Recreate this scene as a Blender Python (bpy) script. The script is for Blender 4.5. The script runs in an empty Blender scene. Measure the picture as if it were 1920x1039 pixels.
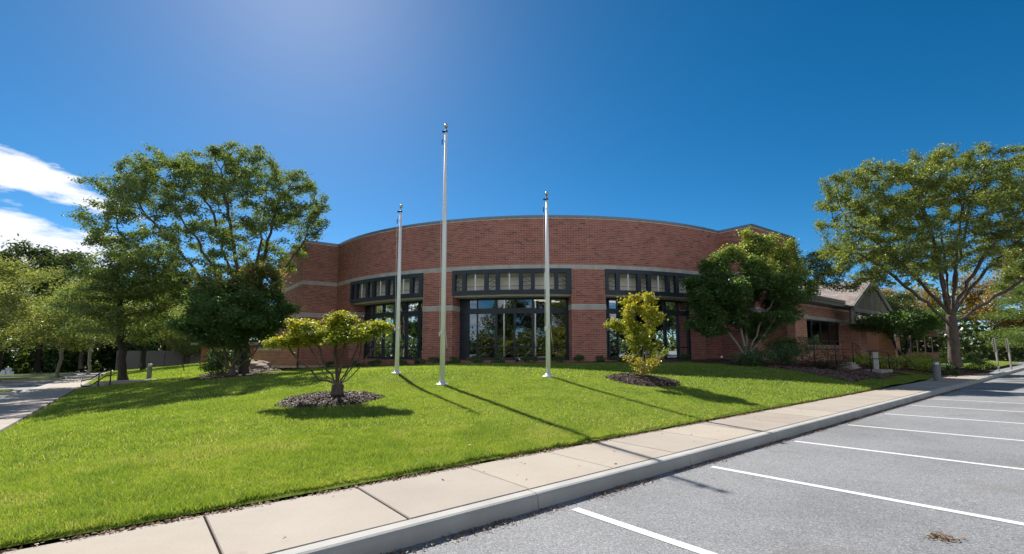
import bpy, math, random
import numpy as np
from mathutils import Vector
S = bpy.context.scene
COL = S.collection
R = math.radians
rng = np.random.default_rng(7)
random.seed(7)

# ------------------------------------------------------------------ camera
cam = bpy.data.cameras.new('camera'); co = bpy.data.objects.new('camera', cam); COL.objects.link(co)
cam.sensor_width = 36; cam.lens = 16.5; cam.shift_y = 0.0224
cam.clip_start = .05; cam.clip_end = 5000
co.location = (0, 0, 1.6); co.rotation_euler = (R(96), 0, 0)
S.camera = co

# ------------------------------------------------------------------ sky and sun
SUN_AZ, SUN_EL = -26.4, 41.0
W = bpy.data.worlds.new('World'); S.world = W; W.use_nodes = True
nt = W.node_tree; nt.nodes.clear()
def N(t, type, **kw):
    n = t.nodes.new(type)
    for k, v in kw.items(): setattr(n, k, v)
    return n
def L(t, a, b): t.links.new(a, b)
sky = N(nt, 'ShaderNodeTexSky', sky_type='NISHITA', sun_disc=False)
sky.sun_elevation = R(SUN_EL); sky.sun_rotation = R(SUN_AZ)
sky.altitude = 100; sky.air_density = .6; sky.dust_density = .16; sky.ozone_density = 3.0
hs = N(nt, 'ShaderNodeHueSaturation'); hs.inputs['Saturation'].default_value = 1.35; hs.inputs['Hue'].default_value = .49
L(nt, sky.outputs[0], hs.inputs['Color'])
gm = N(nt, 'ShaderNodeGamma'); gm.inputs[1].default_value = 1.0
L(nt, hs.outputs[0], gm.inputs[0])
bg = N(nt, 'ShaderNodeBackground'); bg.inputs[1].default_value = .0705
out = N(nt, 'ShaderNodeOutputWorld'); L(nt, bg.outputs[0], out.inputs[0])
def mth(t, op, a, b=None, c=None, clamp=False):
    n = N(t, 'ShaderNodeMath', operation=op); n.use_clamp = clamp
    for i, v in enumerate((a, b, c)):
        if v is None: continue
        if isinstance(v, (int, float)): n.inputs[i].default_value = v
        else: L(t, v, n.inputs[i])
    return n.outputs[0]
# clouds: low banks over the left; cover behind, mirrored in windows, enlarged to brighten the shaded front, the view direction gives azimuth and elevation
tc = N(nt, 'ShaderNodeTexCoord'); sp = N(nt, 'ShaderNodeSeparateXYZ'); L(nt, tc.outputs['Generated'], sp.inputs[0])
az = mth(nt, 'ARCTAN2', sp.outputs[0], sp.outputs[1])
el = mth(nt, 'ARCSINE', sp.outputs[2])
cmb = N(nt, 'ShaderNodeCombineXYZ')
L(nt, mth(nt, 'MULTIPLY', az, 5.0), cmb.inputs[0]); L(nt, mth(nt, 'MULTIPLY', el, 17.0), cmb.inputs[1])
nz = N(nt, 'ShaderNodeTexNoise'); nz.inputs['Scale'].default_value = 1.6; nz.inputs['Detail'].default_value = 9; nz.inputs['Roughness'].default_value = .62
L(nt, cmb.outputs[0], nz.inputs[0])
def ell(a0, e0, ra, re, tilt=0.0):
    da = mth(nt, 'DIVIDE', mth(nt, 'SUBTRACT', az, R(a0)), R(ra))
    e1 = mth(nt, 'SUBTRACT', mth(nt, 'SUBTRACT', el, R(e0)), mth(nt, 'MULTIPLY', mth(nt, 'SUBTRACT', az, R(a0)), tilt))
    de = mth(nt, 'DIVIDE', e1, R(re))
    d = mth(nt, 'ADD', mth(nt, 'MULTIPLY', da, da), mth(nt, 'MULTIPLY', de, de))
    return mth(nt, 'SUBTRACT', 1.0, d)
m = ell(-50, 15.0, 9.5, 1.9, -.22)
for e_ in ((-52, 8.4, 15, 5.4, -.1), (-75, 12, 16, 8, 0), (-110, 9, 22, 8, 0), (150, 22, 60, 24, 0), (-150, 20, 45, 20, 0), (95, 10, 25, 7, 0)):
    m = mth(nt, 'MAXIMUM', m, ell(*e_))
cl = mth(nt, 'ADD', mth(nt, 'MULTIPLY', mth(nt, 'MAXIMUM', m, -1.2), .55), mth(nt, 'MULTIPLY', mth(nt, 'SUBTRACT', nz.outputs[0], .5), 2.6))
cl = mth(nt, 'MULTIPLY', cl, 2.6, clamp=True)
cl = mth(nt, 'MULTIPLY', cl, .93)
mx = N(nt, 'ShaderNodeMix', data_type='RGBA'); L(nt, cl, mx.inputs[0]); L(nt, gm.outputs[0], mx.inputs[6])
mx.inputs[7].default_value = (8.4, 8.6, 8.9, 1)
L(nt, mx.outputs[2], bg.inputs[0])

sl = bpy.data.lights.new('sun', 'SUN'); sl.energy = 4.7; sl.angle = R(.53); sl.color = (1, .95, .86)
so = bpy.data.objects.new('sun', sl); COL.objects.link(so); so.location = (-8, 16, 30)
so.rotation_euler = Vector((-math.sin(R(SUN_AZ)) * math.cos(R(SUN_EL)), -math.cos(R(SUN_AZ)) * math.cos(R(SUN_EL)), -math.sin(R(SUN_EL)))).to_track_quat('-Z', 'Y').to_euler()
S.view_settings.view_transform = 'Standard'; S.view_settings.look = 'None'
S.view_settings.gamma = 1; S.view_settings.exposure = .85; S.view_settings.use_curve_mapping = False

# ------------------------------------------------------------------ materials
def new_mat(name):
    m = bpy.data.materials.new(name); m.use_nodes = True; t = m.node_tree; t.nodes.clear()
    o = N(t, 'ShaderNodeOutputMaterial'); return m, t, o
def ramp(t, fac, stops, interp='LINEAR'):
    r = N(t, 'ShaderNodeValToRGB'); cr = r.color_ramp; cr.interpolation = interp
    while len(cr.elements) < len(stops): cr.elements.new(.5)
    for e, (p, c) in zip(cr.elements, stops): e.position = p; e.color = (*c, 1)
    if fac is not None: L(t, fac, r.inputs[0])
    return r.outputs[0]
def noise(t, scale, detail=4, rough=.55, coord='Object', stretch=None):
    c = N(t, 'ShaderNodeTexCoord'); v = c.outputs[coord]
    if stretch:
        mp = N(t, 'ShaderNodeMapping'); mp.inputs['Scale'].default_value = stretch; L(t, v, mp.inputs[0]); v = mp.outputs[0]
    n = N(t, 'ShaderNodeTexNoise'); n.inputs['Scale'].default_value = scale; n.inputs['Detail'].default_value = detail; n.inputs['Roughness'].default_value = rough
    L(t, v, n.inputs[0]); return n.outputs[0]
def mixc(t, f, a, b, mode='MIX'):
    n = N(t, 'ShaderNodeMix', data_type='RGBA', blend_type=mode)
    for v, i in ((f, 0), (a, 6), (b, 7)):
        if isinstance(v, (int, float)): n.inputs[i].default_value = v
        elif isinstance(v, tuple): n.inputs[i].default_value = (*v, 1)
        else: L(t, v, n.inputs[i])
    return n.outputs[2]
def solid(name, col, rough=.7, metal=0, spec=.4, var=.15, vscale=6, bump=0, bscale=60, stretch=None):
    m, t, o = new_mat(name)
    p = N(t, 'ShaderNodeBsdfPrincipled'); p.inputs['Roughness'].default_value = rough; p.inputs['Metallic'].default_value = metal
    p.inputs['Specular IOR Level'].default_value = spec
    n = noise(t, vscale, 6, .6, stretch=stretch)
    lo = tuple(c * (1 - var) for c in col); hi = tuple(min(1, c * (1 + var)) for c in col)
    L(t, ramp(t, n, [(.3, lo), (.7, hi)]), p.inputs[0])
    if bump:
        b = N(t, 'ShaderNodeBump'); b.inputs['Strength'].default_value = bump; b.inputs['Distance'].default_value = .01
        L(t, noise(t, bscale, 5), b.inputs['Height']); L(t, b.outputs[0], p.inputs['Normal'])
    L(t, p.outputs[0], o.inputs[0]); return m
def leafmat(name, stops, trans=.45, gloss=.06, rough=.45, tcol=(1.15, 1.1, .55)):
    m, t, o = new_mat(name)
    a = N(t, 'ShaderNodeAttribute', attribute_name='tint')
    c = ramp(t, a.outputs['Fac'], stops)
    d = N(t, 'ShaderNodeBsdfDiffuse'); L(t, c, d.inputs[0])
    tr = N(t, 'ShaderNodeBsdfTranslucent'); L(t, mixc(t, 1.0, c, tcol, 'MULTIPLY'), tr.inputs[0])
    ms = N(t, 'ShaderNodeMixShader'); ms.inputs[0].default_value = trans; L(t, d.outputs[0], ms.inputs[1]); L(t, tr.outputs[0], ms.inputs[2])
    g = N(t, 'ShaderNodeBsdfGlossy'); g.inputs['Roughness'].default_value = rough
    m2 = N(t, 'ShaderNodeMixShader'); m2.inputs[0].default_value = gloss; L(t, ms.outputs[0], m2.inputs[1]); L(t, g.outputs[0], m2.inputs[2])
    L(t, m2.outputs[0], o.inputs[0]); return m
M = {}
# bricks: tone is stored per brick, single bricks add their object's own random
def brickmat(name, cols):
    m, t, o = new_mat(name)
    a = N(t, 'ShaderNodeAttribute', attribute_name='tone'); oi = N(t, 'ShaderNodeObjectInfo')
    f = mth(t, 'FRACT', mth(t, 'ADD', a.outputs['Fac'], oi.outputs['Random']))
    c = ramp(t, f, cols)
    c = mixc(t, .55, c, ramp(t, noise(t, 55, 5, .7, 'Object'), [(.3, (.55, .5, .5)), (.7, (1.2, 1.2, 1.2))]), 'MULTIPLY')
    c = mixc(t, .5, c, ramp(t, noise(t, .55, 4, .6, 'Object'), [(.3, (.8, .78, .8)), (.7, (1.15, 1.15, 1.12))]), 'MULTIPLY')
    p = N(t, 'ShaderNodeBsdfPrincipled'); p.inputs['Roughness'].default_value = .85; p.inputs['Specular IOR Level'].default_value = .25
    L(t, c, p.inputs[0]); L(t, p.outputs[0], o.inputs[0]); return m
M['brick'] = brickmat('brick', [(0, (.35, .130, .102)), (.35, (.41, .158, .122)), (.62, (.465, .196, .152)), (.86, (.37, .145, .118)), (.95, (.26, .115, .10)), (.985, (.20, .105, .10)), (1, (.35, .130, .102))])
M['brick_tan'] = brickmat('brick_tan', [(0, (.42, .20, .135)), (.4, (.48, .235, .155)), (.75, (.53, .27, .19)), (.92, (.38, .18, .125)), (1, (.42, .20, .135))])
M['mortar'] = solid('mortar', (.64, .51, .43), .95, var=.2, vscale=3)
M['stone'] = solid('cast_stone', (.47, .455, .43), .9, var=.16, vscale=2.5, bump=.15, stretch=(1, 1, .25))
M['steel'] = solid('painted_steel', (.022, .034, .052), .45, var=.2, vscale=3)
M['coping'] = solid('coping_metal', (.17, .22, .29), .4, .3, var=.12)
M['beige'] = solid('beige_panel', (.80, .74, .64), .8, var=.07, vscale=.8)
M['white_metal'] = solid('white_metal', (.80, .82, .84), .35, .15, var=.05)
M['alu'] = solid('brushed_aluminium', (.80, .82, .83), .55, .1, var=.08, vscale=2, stretch=(8, 8, .4))
M['gold'] = solid('gold_ball', (.62, .50, .30), .25, .9, var=.08)
M['dark_metal'] = solid('dark_metal', (.035, .036, .04), .4, .4, var=.2)
M['rope'] = solid('rope', (.62, .58, .50), .9, var=.1, vscale=80)
M['concrete'] = None
M['joint'] = solid('joint_sealant', (.36, .28, .24), .9)
M['kerb'] = solid('kerb_concrete', (.40, .39, .37), .93, var=.15, vscale=1.6, bump=.3, bscale=120)
M['wood'] = solid('weathered_timber', (.33, .30, .295), .85, var=.25, vscale=5, stretch=(1, 1, .15))
M['fascia'] = solid('fascia_paint', (.24, .225, .21), .7, var=.1)
M['soil'] = solid('dark_soil', (.05, .035, .026), 1, var=.5, vscale=14, bump=1, bscale=60)
M['bark'] = solid('bark', (.105, .082, .066), .95, var=.45, vscale=5, bump=.8, bscale=22, stretch=(3, 3, .6))
M['bark_pale'] = solid('bark_pale', (.27, .225, .19), .95, var=.35, vscale=6, bump=.6, bscale=30, stretch=(3, 3, .5))
M['bark_dark'] = solid('bark_dark', (.045, .037, .032), .95, var=.4, vscale=6, bump=.7, bscale=22, stretch=(3, 3, .6))
M['post_paint'] = solid('post_paint', (.55, .54, .50), .8, var=.12)
M['slat'] = solid('pale_slat', (.48, .44, .43), .8, var=.15)
M['grey_panel'] = solid('grey_panel', (.15, .14, .125), .85, var=.15)
M['bollard'] = solid('bollard_grey', (.20, .205, .215), .6, var=.08)
M['rock'] = solid('boulder', (.36, .27, .23), .95, var=.35, vscale=3, bump=.7, bscale=9)
M['white'] = solid('white_block', (.75, .76, .76), .7, var=.06)
M['shingle'] = brickmat('shingle', [(0, (.29, .245, .235)), (.5, (.36, .31, .295)), (.8, (.42, .365, .345)), (1, (.29, .245, .235))])
M['underside'] = solid('porch_underside', (.05, .045, .043), .9)
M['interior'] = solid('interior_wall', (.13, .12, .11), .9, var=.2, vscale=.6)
def concrete(name, c0, c1):
    m, t, o = new_mat(name)
    p = N(t, 'ShaderNodeBsdfPrincipled'); p.inputs['Roughness'].default_value = .9; p.inputs['Specular IOR Level'].default_value = .3
    oi = N(t, 'ShaderNodeObjectInfo')
    c = ramp(t, noise(t, .9, 7, .62, 'Object'), [(.3, c0), (.7, c1)])
    c = mixc(t, .35, c, ramp(t, noise(t, 90, 4, .7), [(.3, (.72, .7, .68)), (.65, (1.15, 1.15, 1.15))]), 'MULTIPLY')
    c = mixc(t, 1, c, ramp(t, oi.outputs['Random'], [(0, (.9, .88, .86)), (.5, (1, 1, 1)), (1, (1.06, 1.05, 1.0))]), 'MULTIPLY')
    st = noise(t, 2.3, 5, .7)
    c = mixc(t, ramp(t, st, [(.62, (0, 0, 0)), (.78, (.35, .35, .35))]), c, (.22, .16, .11))
    L(t, c, p.inputs[0])
    b = N(t, 'ShaderNodeBump'); b.inputs['Strength'].default_value = .25; b.inputs['Distance'].default_value = .004
    L(t, noise(t, 160, 4, stretch=(.25, 1, 1)), b.inputs['Height']); L(t, b.outputs[0], p.inputs['Normal'])
    L(t, p.outputs[0], o.inputs[0]); return m
M['concrete'] = concrete('paving_concrete', (.345, .302, .262), (.41, .362, .315))
def asphalt():
    m, t, o = new_mat('worn_asphalt')
    p = N(t, 'ShaderNodeBsdfPrincipled'); p.inputs['Roughness'].default_value = .88; p.inputs['Specular IOR Level'].default_value = .35
    c = N(t, 'ShaderNodeTexCoord')
    v = N(t, 'ShaderNodeTexVoronoi'); v.inputs['Scale'].default_value = 120; L(t, c.outputs['Object'], v.inputs[0])
    sep = N(t, 'ShaderNodeSeparateColor'); L(t, v.outputs['Color'], sep.inputs[0])
    base = ramp(t, sep.outputs[0], [(0, (.13, .133, .143)), (.35, (.205, .21, .222)), (.75, (.255, .259, .270)), (.93, (.32, .32, .325)), (1, (.46, .455, .445))])
    v2 = N(t, 'ShaderNodeTexVoronoi'); v2.inputs['Scale'].default_value = 55; L(t, c.outputs['Object'], v2.inputs[0])
    sp2 = N(t, 'ShaderNodeSeparateColor'); L(t, v2.outputs['Color'], sp2.inputs[0])
    base = mixc(t, .55, base, ramp(t, sp2.outputs[1], [(0, (.80, .80, .82)), (1, (1.18, 1.18, 1.17))]), 'MULTIPLY')
    base = mixc(t, .9, base, ramp(t, noise(t, .35, 6, .65), [(.3, (.74, .74, .745)), (.5, (1, 1, 1)), (.72, (1.16, 1.15, 1.14))]), 'MULTIPLY')
    base = mixc(t, ramp(t, noise(t, .6, 5, .6, stretch=(1, 1.4, 1)), [(.58, (0, 0, 0)), (.72, (.6, .6, .6))]), base, (.165, .155, .145))
    L(t, base, p.inputs[0])
    b = N(t, 'ShaderNodeBump'); b.inputs['Strength'].default_value = .6; b.inputs['Distance'].default_value = .006
    L(t, v.outputs['Distance'], b.inputs['Height']); L(t, b.outputs[0], p.inputs['Normal'])
    L(t, p.outputs[0], o.inputs[0]); return m
M['asphalt'] = asphalt()
def paint():
    m, t, o = new_mat('line_paint')
    p = N(t, 'ShaderNodeBsdfPrincipled'); p.inputs['Roughness'].default_value = .7
    c = ramp(t, noise(t, 70, 6, .75), [(.34, (.27, .27, .28)), (.43, (.64, .64, .64)), (.7, (.76, .76, .76))])
    L(t, c, p.inputs[0]); L(t, p.outputs[0], o.inputs[0]); return m
M['paint'] = paint()
def lawnbase():
    m, t, o = new_mat('lawn_ground')
    d = N(t, 'ShaderNodeBsdfDiffuse')
    c = ramp(t, noise(t, 1.1, 7, .65), [(.25, (.13, .15, .042)), (.5, (.18, .245, .045)), (.75, (.24, .305, .06))])
    c = mixc(t, .8, c, ramp(t, noise(t, 45, 6, .7), [(.3, (.55, .55, .5)), (.7, (1.3, 1.3, 1.2))]), 'MULTIPLY')
    L(t, c, d.inputs[0])
    b = N(t, 'ShaderNodeBump'); b.inputs['Strength'].default_value = 1; b.inputs['Distance'].default_value = .05
    L(t, noise(t, 30, 6, .7), b.inputs['Height']); L(t, b.outputs[0], d.inputs['Normal'])
    L(t, d.outputs[0], o.inputs[0]); return m
M['lawn'] = lawnbase()
def grassmat():
    m, t, o = new_mat('grass_blade')
    a = N(t, 'ShaderNodeAttribute', attribute_name='tint')
    c = ramp(t, a.outputs['Fac'], [(0, (.095, .17, .03)), (.35, (.20, .305, .043)), (.62, (.295, .375, .06)), (.84, (.40, .41, .12)), (1, (.50, .45, .27))])
    d = N(t, 'ShaderNodeBsdfDiffuse'); L(t, c, d.inputs[0])
    tr = N(t, 'ShaderNodeBsdfTranslucent'); L(t, mixc(t, 1.0, c, (1.5, 1.42, .78), 'MULTIPLY'), tr.inputs[0])
    ms = N(t, 'ShaderNodeMixShader'); ms.inputs[0].default_value = .5; L(t, d.outputs[0], ms.inputs[1]); L(t, tr.outputs[0], ms.inputs[2])
    g = N(t, 'ShaderNodeBsdfGlossy'); g.inputs['Roughness'].default_value = .5
    m2 = N(t, 'ShaderNodeMixShader'); m2.inputs[0].default_value = .035; L(t, ms.outputs[0], m2.inputs[1]); L(t, g.outputs[0], m2.inputs[2])
    L(t, m2.outputs[0], o.inputs[0]); return m
M['grass'] = grassmat()
M['mulch'] = solid('mulch', (.085, .058, .048), 1, var=.5, vscale=30, bump=1, bscale=50)
M['mulch_red'] = solid('red_mulch', (.17, .10, .08), 1, var=.5, vscale=30, bump=1, bscale=50)
M['litter'] = leafmat('dry_litter', [(0, (.09, .05, .03)), (.5, (.20, .12, .07)), (.85, (.34, .22, .13)), (1, (.50, .38, .24))], trans=.1, gloss=.03)
def glass():
    m, t, o = new_mat('window_glass')
    tr = N(t, 'ShaderNodeBsdfTransparent'); tr.inputs[0].default_value = (.42, .44, .45, 1)
    g = N(t, 'ShaderNodeBsdfGlossy'); g.inputs['Roughness'].default_value = .004; g.inputs[0].default_value = (.72, .77, .82, 1)
    b = N(t, 'ShaderNodeBump'); b.inputs['Strength'].default_value = .035; b.inputs['Distance'].default_value = .05
    L(t, noise(t, .8, 1, .4), b.inputs['Height']); L(t, b.outputs[0], g.inputs['Normal'])
    fr = N(t, 'ShaderNodeFresnel'); fr.inputs[0].default_value = 2.15
    ms = N(t, 'ShaderNodeMixShader'); L(t, mth(t, 'ADD', fr.outputs[0], .07, clamp=True), ms.inputs[0]); L(t, tr.outputs[0], ms.inputs[1]); L(t, g.outputs[0], ms.inputs[2])
    L(t, ms.outputs[0], o.inputs[0]); return m
M['glass'] = glass()
def emit(name, col, s):
    m, t, o = new_mat(name); e = N(t, 'ShaderNodeEmission'); e.inputs[0].default_value = (*col, 1); e.inputs[1].default_value = s
    L(t, e.outputs[0], o.inputs[0]); return m
M['lamp'] = emit('ceiling_lamp', (1, .9, .72), 2.2)
M['lens'] = solid('clear_lens', (.7, .72, .72), .15, .1, .8)

# foliage colours (dark to light / turning)
G = leafmat
M['leaf_locust'] = G('locust_leaf', [(0, (0.095, 0.141, 0.042)), (0.5, (0.179, 0.241, 0.056)), (0.8, (0.295, 0.34, 0.069)), (1, (0.545, 0.463, 0.118))], .5)
M['leaf_locust_cool'] = G('locust_cool_leaf', [(0, (0.08, 0.131, 0.049)), (0.5, (0.158, 0.239, 0.074)), (0.85, (0.265, 0.334, 0.086)), (1, (0.528, 0.429, 0.122))], .45)
M['leaf_dogwood'] = G('dogwood_leaf', [(0, (.085, .16, .05)), (.5, (.15, .26, .075)), (.68, (.24, .34, .08)), (.84, (.50, .52, .11)), (.93, (.50, .36, .12)), (1, (.42, .21, .13))], .5)
M['leaf_yellow'] = G('turning_leaf', [(0, (0.112, 0.175, 0.02)), (0.35, (0.275, 0.338, 0.031)), (0.7, (0.525, 0.475, 0.05)), (0.9, (0.62, 0.4, 0.075)), (1, (0.45, 0.175, 0.088))], .5)
M['leaf_brown'] = G('thin_brown_leaf', [(0, (0.192, 0.204, 0.036)), (0.4, (0.432, 0.36, 0.072)), (0.8, (0.408, 0.24, 0.12)), (1, (0.312, 0.144, 0.12))], .45)
M['leaf_oak'] = G('oak_leaf', [(0, (0.04, 0.07, 0.025)), (0.5, (0.078, 0.125, 0.036)), (1, (0.156, 0.187, 0.055))], .35)
M['leaf_lime'] = G('lime_leaf', [(0, (0.12, 0.157, 0.049)), (0.5, (0.224, 0.274, 0.078)), (1, (0.418, 0.422, 0.155))], .5)
M['leaf_gold'] = G('golden_leaf', [(0, (.20, .16, .045)), (.5, (.32, .235, .06)), (1, (.42, .25, .08))], .45)
M['leaf_pine'] = G('pine_needle', [(0, (0.09, 0.154, 0.046)), (0.5, (0.162, 0.252, 0.064)), (1, (0.324, 0.378, 0.09))], .35)
M['leaf_dark'] = G('dark_evergreen_leaf', [(0, (0.03, 0.064, 0.024)), (0.6, (0.064, 0.139, 0.037)), (0.9, (0.149, 0.255, 0.052)), (1, (0.34, 0.404, 0.082))], .25, .08)
M['leaf_shrub'] = G('shrub_leaf', [(0, (0.138, 0.234, 0.043)), (0.5, (0.301, 0.42, 0.066)), (0.85, (0.62, 0.62, 0.132)), (1, (0.62, 0.62, 0.42))], .4)
M['leaf_rust'] = G('rusty_shrub_leaf', [(0, (0.045, 0.053, 0.024)), (0.5, (0.09, 0.075, 0.038)), (1, (0.18, 0.105, 0.06))], .25)

# ------------------------------------------------------------------ helpers
def tag(o, label=None, cat=None, group=None, kind=None):
    if label: o['label'] = label
    if cat: o['category'] = cat
    if group: o['group'] = group
    if kind: o['kind'] = kind
    return o
ORG = {}
def thing(name, label, cat, loc=(0, 0, 0), group=None):
    o = bpy.data.objects.new(name, None); COL.objects.link(o); o.location = loc; o.empty_display_size = .2
    ORG[o.name] = np.array(loc, float)
    return tag(o, label, cat, group)
def origin(p):
    while p is not None and p.name not in ORG: p = p.parent
    return ORG[p.name] if p is not None else np.zeros(3)
def npmesh(name, V, F, mat, parent=None, attr=None, smooth=False, org=None):
    """V (n,3) world points, F (m,k) equal sized faces or a list of them; attr = (name, per-vertex values)"""
    V = np.asarray(V, float).reshape(-1, 3)
    o_ = origin(parent) if parent is not None else (np.zeros(3) if org is None else np.asarray(org, float))
    me = bpy.data.meshes.new(name)
    Fs = F if isinstance(F, list) else [F]
    Fs = [np.asarray(f, np.int32) for f in Fs if len(f)]
    me.vertices.add(len(V)); me.vertices.foreach_set('co', (V - o_).astype(np.float32).ravel())
    idx = np.concatenate([f.ravel() for f in Fs]); sizes = np.concatenate([np.full(len(f), f.shape[1], np.int32) for f in Fs])
    me.loops.add(len(idx)); me.loops.foreach_set('vertex_index', idx)
    me.polygons.add(len(sizes)); st = np.concatenate([[0], np.cumsum(sizes)[:-1]]).astype(np.int32)
    me.polygons.foreach_set('loop_start', st)
    me.polygons.foreach_set('use_smooth', np.full(len(sizes), bool(smooth)))
    me.update(calc_edges=True)
    if attr is not None:
        a = me.attributes.new(attr[0], 'FLOAT', 'POINT'); a.data.foreach_set('value', np.asarray(attr[1], np.float32))
    me.materials.append(mat)
    ob = bpy.data.objects.new(name, me); COL.objects.link(ob)
    if parent is not None: ob.parent = parent
    elif org is not None: ob.location = org; ORG[ob.name] = np.asarray(org, float)
    return ob
class MB:
    """collects boxes, tubes and prisms into one mesh"""
    def __init__(s): s.v = []; s.q = []; s.t = []; s.n = 0
    def add(s, V, quads=(), tris=()):
        V = np.asarray(V, float).reshape(-1, 3)
        for f in quads: s.q.append([i + s.n for i in f])
        for f in tris: s.t.append([i + s.n for i in f])
        s.v.append(V); s.n += len(V); return s
    BOXQ = [(0, 3, 2, 1), (4, 5, 6, 7), (0, 1, 5, 4), (1, 2, 6, 5), (2, 3, 7, 6), (3, 0, 4, 7)]
    def hexa(s, c8): return s.add(c8, MB.BOXQ)
    def box(s, c, h, ang=0.0):
        """centre c, half sizes h, turned by ang (radians) about z"""
        ca, sa = math.cos(ang), math.sin(ang); P = []
        for z in (-1, 1):
            for x, y in ((-1, -1), (1, -1), (1, 1), (-1, 1)):
                X, Y = x * h[0], y * h[1]
                P.append((c[0] + X * ca - Y * sa, c[1] + X * sa + Y * ca, c[2] + z * h[2]))
        return s.hexa(P)
    def bar(s, a, b, w, d=None):
        """square bar between two points"""
        a = np.array(a, float); b = np.array(b, float); d = d or w
        t = b - a; t /= np.linalg.norm(t); ref = np.array([0, 0, 1.]) if abs(t[2]) < .95 else np.array([1., 0, 0])
        x = np.cross(t, ref); x /= np.linalg.norm(x); y = np.cross(x, t)
        P = []
        for p in (a, b):
            for i, j in ((-1, -1), (1, -1), (1, 1), (-1, 1)): P.append(p + x * i * w / 2 + y * j * d / 2)
        return s.hexa(P)
    def tube(s, pts, r, n=10, cap=True):
        pts = np.asarray(pts, float); r = np.broadcast_to(np.asarray(r, float), (len(pts),))
        T = np.gradient(pts, axis=0); T /= np.linalg.norm(T, axis=1)[:, None] + 1e-9
        ref = np.array([0, 0, 1.]) if abs(T[0][2]) < .9 else np.array([1., 0, 0])
        P = []
        for p, t, rr in zip(pts, T, r):
            x = np.cross(t, ref); x /= np.linalg.norm(x) + 1e-9; y = np.cross(t, x)
            for k in range(n):
                a = 2 * math.pi * k / n; P.append(p + rr * (x * math.cos(a) + y * math.sin(a)))
        q = []
        for i in range(len(pts) - 1):
            for k in range(n): q.append((i * n + k, i * n + (k + 1) % n, (i + 1) * n + (k + 1) % n, (i + 1) * n + k))
        tr = []
        if cap:
            P.append(pts[0]); P.append(pts[-1]); a, b = len(P) - 2, len(P) - 1
            for k in range(n):
                tr.append((a, (k + 1) % n, k)); e = (len(pts) - 1) * n; tr.append((b, e + k, e + (k + 1) % n))
        return s.add(P, q, tr)
    def lathe(s, c, prof, n=20):
        """profile of (radius, height) about a vertical axis through c"""
        return s.tube([(c[0], c[1], c[2] + h) for r, h in prof], [max(r, 1e-4) for r, h in prof], n) if all(prof[i + 1][1] > prof[i][1] for i in range(len(prof) - 1)) else s
    def build(s, name, mat, parent=None, smooth=False, org=None):
        F = []
        if s.q: F.append(np.array(s.q, np.int32))
        if s.t: F.append(np.array(s.t, np.int32))
        return npmesh(name, np.concatenate(s.v), F, mat, parent, smooth=smooth, org=org)
def copy_thing(src, loc, rz=0.0, sc=1.0, label=None, group=None):
    c = src.copy(); COL.objects.link(c); c.location = loc; c.rotation_euler = (0, 0, rz); c.scale = (sc, sc, sc) if isinstance(sc, (int, float)) else sc
    if label: c['label'] = label
    if group: c['group'] = group
    for ch in src.children:
        d = ch.copy(); COL.objects.link(d); d.parent = c
        for g in ch.children:
            e = g.copy(); COL.objects.link(e); e.parent = d
    return c

# site axes: U runs along the kerb (away to the right), V from the kerb towards the building
A_ = R(51.0)
Ux, Uy = math.sin(A_), math.cos(A_)
def xy(u, v): return (u * Ux - v * Uy, u * Uy + v * Ux)
def touv(x, y): return (x * Ux + y * Uy, -x * Uy + y * Ux)
UANG = math.atan2(Uy, Ux)
def zas(v): return -.0175 * (v - 3.65)      # the asphalt drains towards and past the kerb

# ------------------------------------------------------------------ terrain height of the lawn (thin plate spline through surveyed levels)
LEV = []
for u in (-1.9, 1, 4, 7, 10, 14, 18, 22, 26, 30, 36, 42, 50, 60): LEV.append((u, 5.08, .17))
for v in (8, 12, 16, 20, 25, 30, 36, 44, 54, 66): LEV.append((-1.9, v, .14 + zas(v)))
for x, y, z in ((-2.13, 14.5, .52), (-3.96, 16.3, .79), (1.16, 15.2, .74), (-4.3, 11.7, .38), (4.2, 15.2, .60), (-1, 17.3, .86), (2, 25.5, .85), (-12, 31.5, .42),
                (12.6, 26.5, .98), (-21.8, 28.5, -.12), (-14.3, 24, .24), (-9.5, 21, .5), (9.5, 18, .62), (11, 23, .9), (14, 21.6, .62), (16, 22, .5), (-11.5, 16, .16), (-6.5, 16.5, .62), (-29.7, 45, .15), (-20, 40, .25)):
    LEV.append((*touv(x, y), z))
for u, v, z in ((27, 7.2, .62), (24, 7.5, .75), (25.5, 8.6, .9), (28.3, 6.0, .40), (22.5, 9, .85), (33, 9, .6), (40, 8, .55), (45, 6.5, .35), (50, 10, .5), (60, 12, .6), (20, 40, .6), (40, 30, .8), (60, 40, .8), (10, 66, .3)): LEV.append((u, v, z))
LEV = np.array(LEV)
def _phi(r2): return .5 * r2 * np.log(r2 + 1e-9)
def _fit(P, z, lam=.6):
    n = len(P); d2 = ((P[:, None] - P[None]) ** 2).sum(-1); K = _phi(d2) + lam * np.eye(n)
    B = np.c_[np.ones(n), P]; A = np.block([[K, B], [B.T, np.zeros((3, 3))]])
    return np.linalg.solve(A, np.r_[z, 0, 0, 0])
_w = _fit(LEV[:, :2], LEV[:, 2])
def huv(u, v):
    u = np.atleast_1d(np.asarray(u, float)); v = np.atleast_1d(np.asarray(v, float)); outz = np.empty(len(u))
    for i in range(0, len(u), 20000):
        P = np.c_[u[i:i + 20000], v[i:i + 20000]]
        K = _phi(((P[:, None] - LEV[None, :, :2]) ** 2).sum(-1))
        outz[i:i + 20000] = K @ _w[:len(LEV)] + np.c_[np.ones(len(P)), P] @ _w[len(LEV):]
    return outz
def hz(x, y):
    u, v = touv(x, y); return float(huv([u], [v])[0])

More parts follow.
